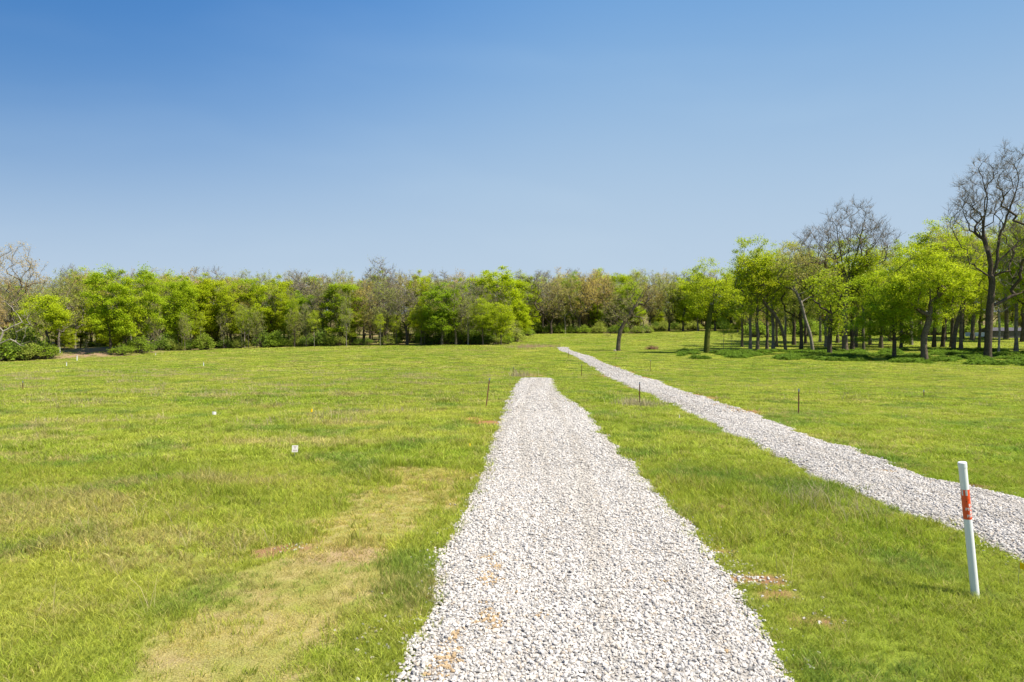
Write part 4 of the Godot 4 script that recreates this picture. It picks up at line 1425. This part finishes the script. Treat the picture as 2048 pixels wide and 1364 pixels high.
	b.tri(Vector3(4.9, 1.85, -2.2), Vector3(4.9, 1.85, 2.2), Vector3(4.9, 2.58, 0), Color.WHITE)
	part("roof", b.mesh(), mat(Color(0.07, 0.065, 0.075), 0.6), o)
	tag(o, "low dark shed glimpsed between trunks behind the grove", "shed")
	p = at_depth(1955, 172)
	o = base("white_trailer", p)
	b = MB.new()
	b.box(Transform3D(Basis(), Vector3(0, 0.95, 0)), Vector3(5.0, 1.0, 1.8), Color.WHITE)
	part("body", b.mesh(), M.white, o)
	for wx in [-1.4, 1.4]:
		b = MB.new()
		b.tube(Vector3(wx, 0.35, 0.95), Vector3(wx, 0.35, 0.75), 0.35, 0.35, 14, Color.WHITE)
		b.disc(Vector3(wx, 0.35, 0.95), Vector3(0, 0, 1), 0.35, 14, Color.WHITE)
		part("wheel", b.mesh(), mat(Color(0.03, 0.03, 0.03)), o)
	tag(o, "low white trailer glimpsed between trunks behind the grove", "trailer")

# ------------------------------------------------------------------ grass
func tuft(seed_: int, blades: int, spread_: float, h: float, w: float, lean: float) -> ArrayMesh:
	var r := RandomNumberGenerator.new()
	r.seed = seed_
	var b := MB.new()
	for k in blades:
		var a := r.randf() * TAU
		var d := sqrt(r.randf()) * spread_
		var p := Vector3(cos(a) * d, -0.02, sin(a) * d)
		var dir := Vector3(r.randf_range(-1, 1), 0, r.randf_range(-1, 1)) * lean
		var hh := h * r.randf_range(0.5, 1.15)
		var s := Vector3(r.randf_range(-1, 1), 0, r.randf_range(-1, 1)).normalized() * w * r.randf_range(0.6, 1.2) * 0.5
		var m := p + Vector3(0, hh * 0.55, 0) + dir * hh * 0.4
		var t := p + Vector3(0, hh * r.randf_range(0.75, 1.0), 0) + dir * hh * 1.15
		var g := r.randf_range(0.6, 1.35)
		var col := Color(g * r.randf_range(0.9, 1.12), g, g * r.randf_range(0.8, 1.15))
		b.quad(p - s, p + s, m + s * 0.8, m - s * 0.8, col)
		b.tri(m - s * 0.8, m + s * 0.8, t, col)
	return b.mesh()

func grass_layer(called: String, meshes: Array, list: Array, material: Material, label: String) -> void:
	var per := []
	for k in meshes.size(): per.append([])
	for k in list.size(): per[k % meshes.size()].append(list[k])
	for k in meshes.size():
		if per[k].is_empty(): continue
		var mm := MultiMesh.new()
		mm.transform_format = MultiMesh.TRANSFORM_3D
		mm.use_colors = true
		mm.mesh = meshes[k]
		mm.instance_count = per[k].size()
		for q in per[k].size():
			mm.set_instance_transform(q, per[k][q][0])
			mm.set_instance_color(q, per[k][q][1])
		var mi := MultiMeshInstance3D.new()
		mi.name = numbered(called)
		mi.multimesh = mm
		mi.material_override = material
		tag(mi, label, "grass", "", "stuff")
		add_child(mi, true)

func build_grass() -> void:
	var r := RandomNumberGenerator.new()
	r.seed = 1234
	var gm := leaf_mat(Color(1, 1, 1), 0.95)
	gm.roughness = 0.55
	# near -> far: from, to, tufts per square metre, blades, spread, height, width
	var bands := [[4.2, 9.0, 400, 13, 0.06, 0.115, 0.0055, 0.85], [9.0, 16.0, 180, 16, 0.085, 0.14, 0.009, 0.85], [16.0, 32.0, 64, 22, 0.14, 0.14, 0.014, 0.85], [32.0, 70.0, 17, 30, 0.27, 0.14, 0.03, 0.9], [70.0, 125.0, 4.5, 36, 0.55, 0.13, 0.07, 1.2], [125.0, 245.0, 1.1, 40, 1.1, 0.13, 0.14, 1.4]]
	for bi in bands.size():
		var b: Array = bands[bi]
		var meshes := []
		for k in 4: meshes.append(tuft(900 + bi * 10 + k, b[3], b[4], b[5], b[6], b[7]))
		var shorts := []
		for k in 2: shorts.append(tuft(960 + bi * 10 + k, b[3], b[4], b[5] * 0.42, b[6], 1.0))
		var list := []
		var list_short := []
		var half := 0.8
		var area: float = half * (b[1] * b[1] - b[0] * b[0]) + 3.0 * (b[1] - b[0])
		for q in int(area * b[2]):
			var d := sqrt(r.randf_range(b[0] * b[0], b[1] * b[1]))
			var x := r.randf_range(-1, 1) * (half * d + 1.5)
			var z := -d
			var inside := in_lane(x, z)
			if inside > -0.02:
				if inside > 0.25 or r.randf() > 0.05: continue
			if d > 110.0 and wooded(x, z) > 0.6: continue
			var so := soil(x, z)
			var straw: bool = so[0] > 0.0 and so[1].g > 0.3 and d < 40.0
			if r.randf() < so[0] * (0.35 if straw else 0.92): continue
			var mw := is_mown(x + r.randfn() * 0.13, z + r.randfn() * 0.2) if d < 40.0 else 0.0
			if mw > 0.5 and r.randf() < 0.07: mw = 0.0
			var s := r.randf_range(0.75, 1.25) * (1.0 + 0.35 * n_mid.get_noise_2d(x * 3.0, z * 3.0))
			var tall := 1.0
			if x > 6.0: tall = 0.75
			if d < 40.0: tall *= 1.0 + 0.7 * smoothstep(0.15, 0.5, n_fine.get_noise_2d(x * 0.7 + 9.0, z * 0.7))
			var bs := Basis(Vector3.UP, r.randf() * TAU).scaled(Vector3(s, s * tall, s))
			var tr := Transform3D(bs, Vector3(x, ground(x, z), z))
			var col := grass_color(x, z, r, mw)
			if straw and r.randf() < 0.75 * so[0]:
				mw = 1.0
				col = Color(0.5, 0.41, 0.17) * r.randf_range(0.75, 1.25)
			if mw > 0.5:
				list_short.append([tr, col])
				if r.randf() < 0.6: list_short.append([Transform3D(bs.rotated(Vector3.UP, 1.0), tr.origin + Vector3(r.randf_range(-0.06, 0.06), 0, r.randf_range(-0.06, 0.06))), grass_color(x, z, r, mw)])
			else:
				list.append([tr, col])
		grass_layer("grass", meshes, list, gm, "green meadow grass covering the field")
		if list_short.size(): grass_layer("mown_grass", shorts, list_short, gm, "short yellowed mown strip of grass beside the near lane")
	# dry stalks
	var sm := leaf_mat(Color(1, 1, 1), 0.6)
	var stalks := []
	for k in 3: stalks.append(tuft(990 + k, 5, 0.09, 0.42, 0.005, 0.55))
	var wide := []
	for k in 3: wide.append(tuft(994 + k, 6, 0.2, 0.42, 0.016, 0.55))
	var near_list := []
	var far_list := []
	for q in 26000:
		var d := sqrt(r.randf_range(5.0 * 5.0, 75.0 * 75.0))
		var x := r.randf_range(-1, 0.9) * (0.8 * d + 1.0)
		var z := -d
		var f := smoothstep(0.0, 0.5, n_mid.get_noise_2d(x * 1.3, z * 2.4 + 77.0)) * (0.15 + 0.85 * smoothstep(2.0, -4.0, x)) + 0.02
		if r.randf() > f or in_lane(x, z) > -0.1 or is_mown(x, z) > 0.5: continue
		var s := r.randf_range(0.5, 1.15)
		var tr := Transform3D(Basis(Vector3.UP, r.randf() * TAU).scaled(Vector3(s, s, s)), Vector3(x, ground(x, z), z))
		var g := r.randf_range(0.75, 1.15)
		(near_list if d < 24.0 else far_list).append([tr, Color(0.5, 0.42, 0.24) * g])
	for p in [[1279, 812, 0.55, 130], [1265, 806, 0.4, 40], [1690, 1020, 0.5, 60], [1620, 1005, 0.35, 50], [1075, 694, 2.6, 160], [1050, 696, 2.0, 60], [1045, 754, 0.6, 40]]:
		var g := gp(p[0], p[1])
		for q in p[3]:
			var x: float = g.x + r.randfn() * p[2]
			var z: float = g.z + r.randfn() * p[2]
			if in_lane(x, z) > -0.1: continue
			var s := r.randf_range(0.6, 1.2) * (1.0 if p[1] > 760 else 2.0)
			var tr := Transform3D(Basis(Vector3.UP, r.randf() * TAU).scaled(Vector3(s, s, s)), Vector3(x, ground(x, z), z))
			var col := Color(0.5, 0.42, 0.26) if p[1] > 720 else Color(0.5, 0.34, 0.25)
			(near_list if -g.z < 24.0 else far_list).append([tr, col * r.randf_range(0.75, 1.2)])
	grass_layer("dry_stalks", stalks, near_list, sm, "pale dry grass stalks standing in the near meadow")
	grass_layer("dry_stalks", wide, far_list, sm, "pale dry grass stalks farther off in the meadow")
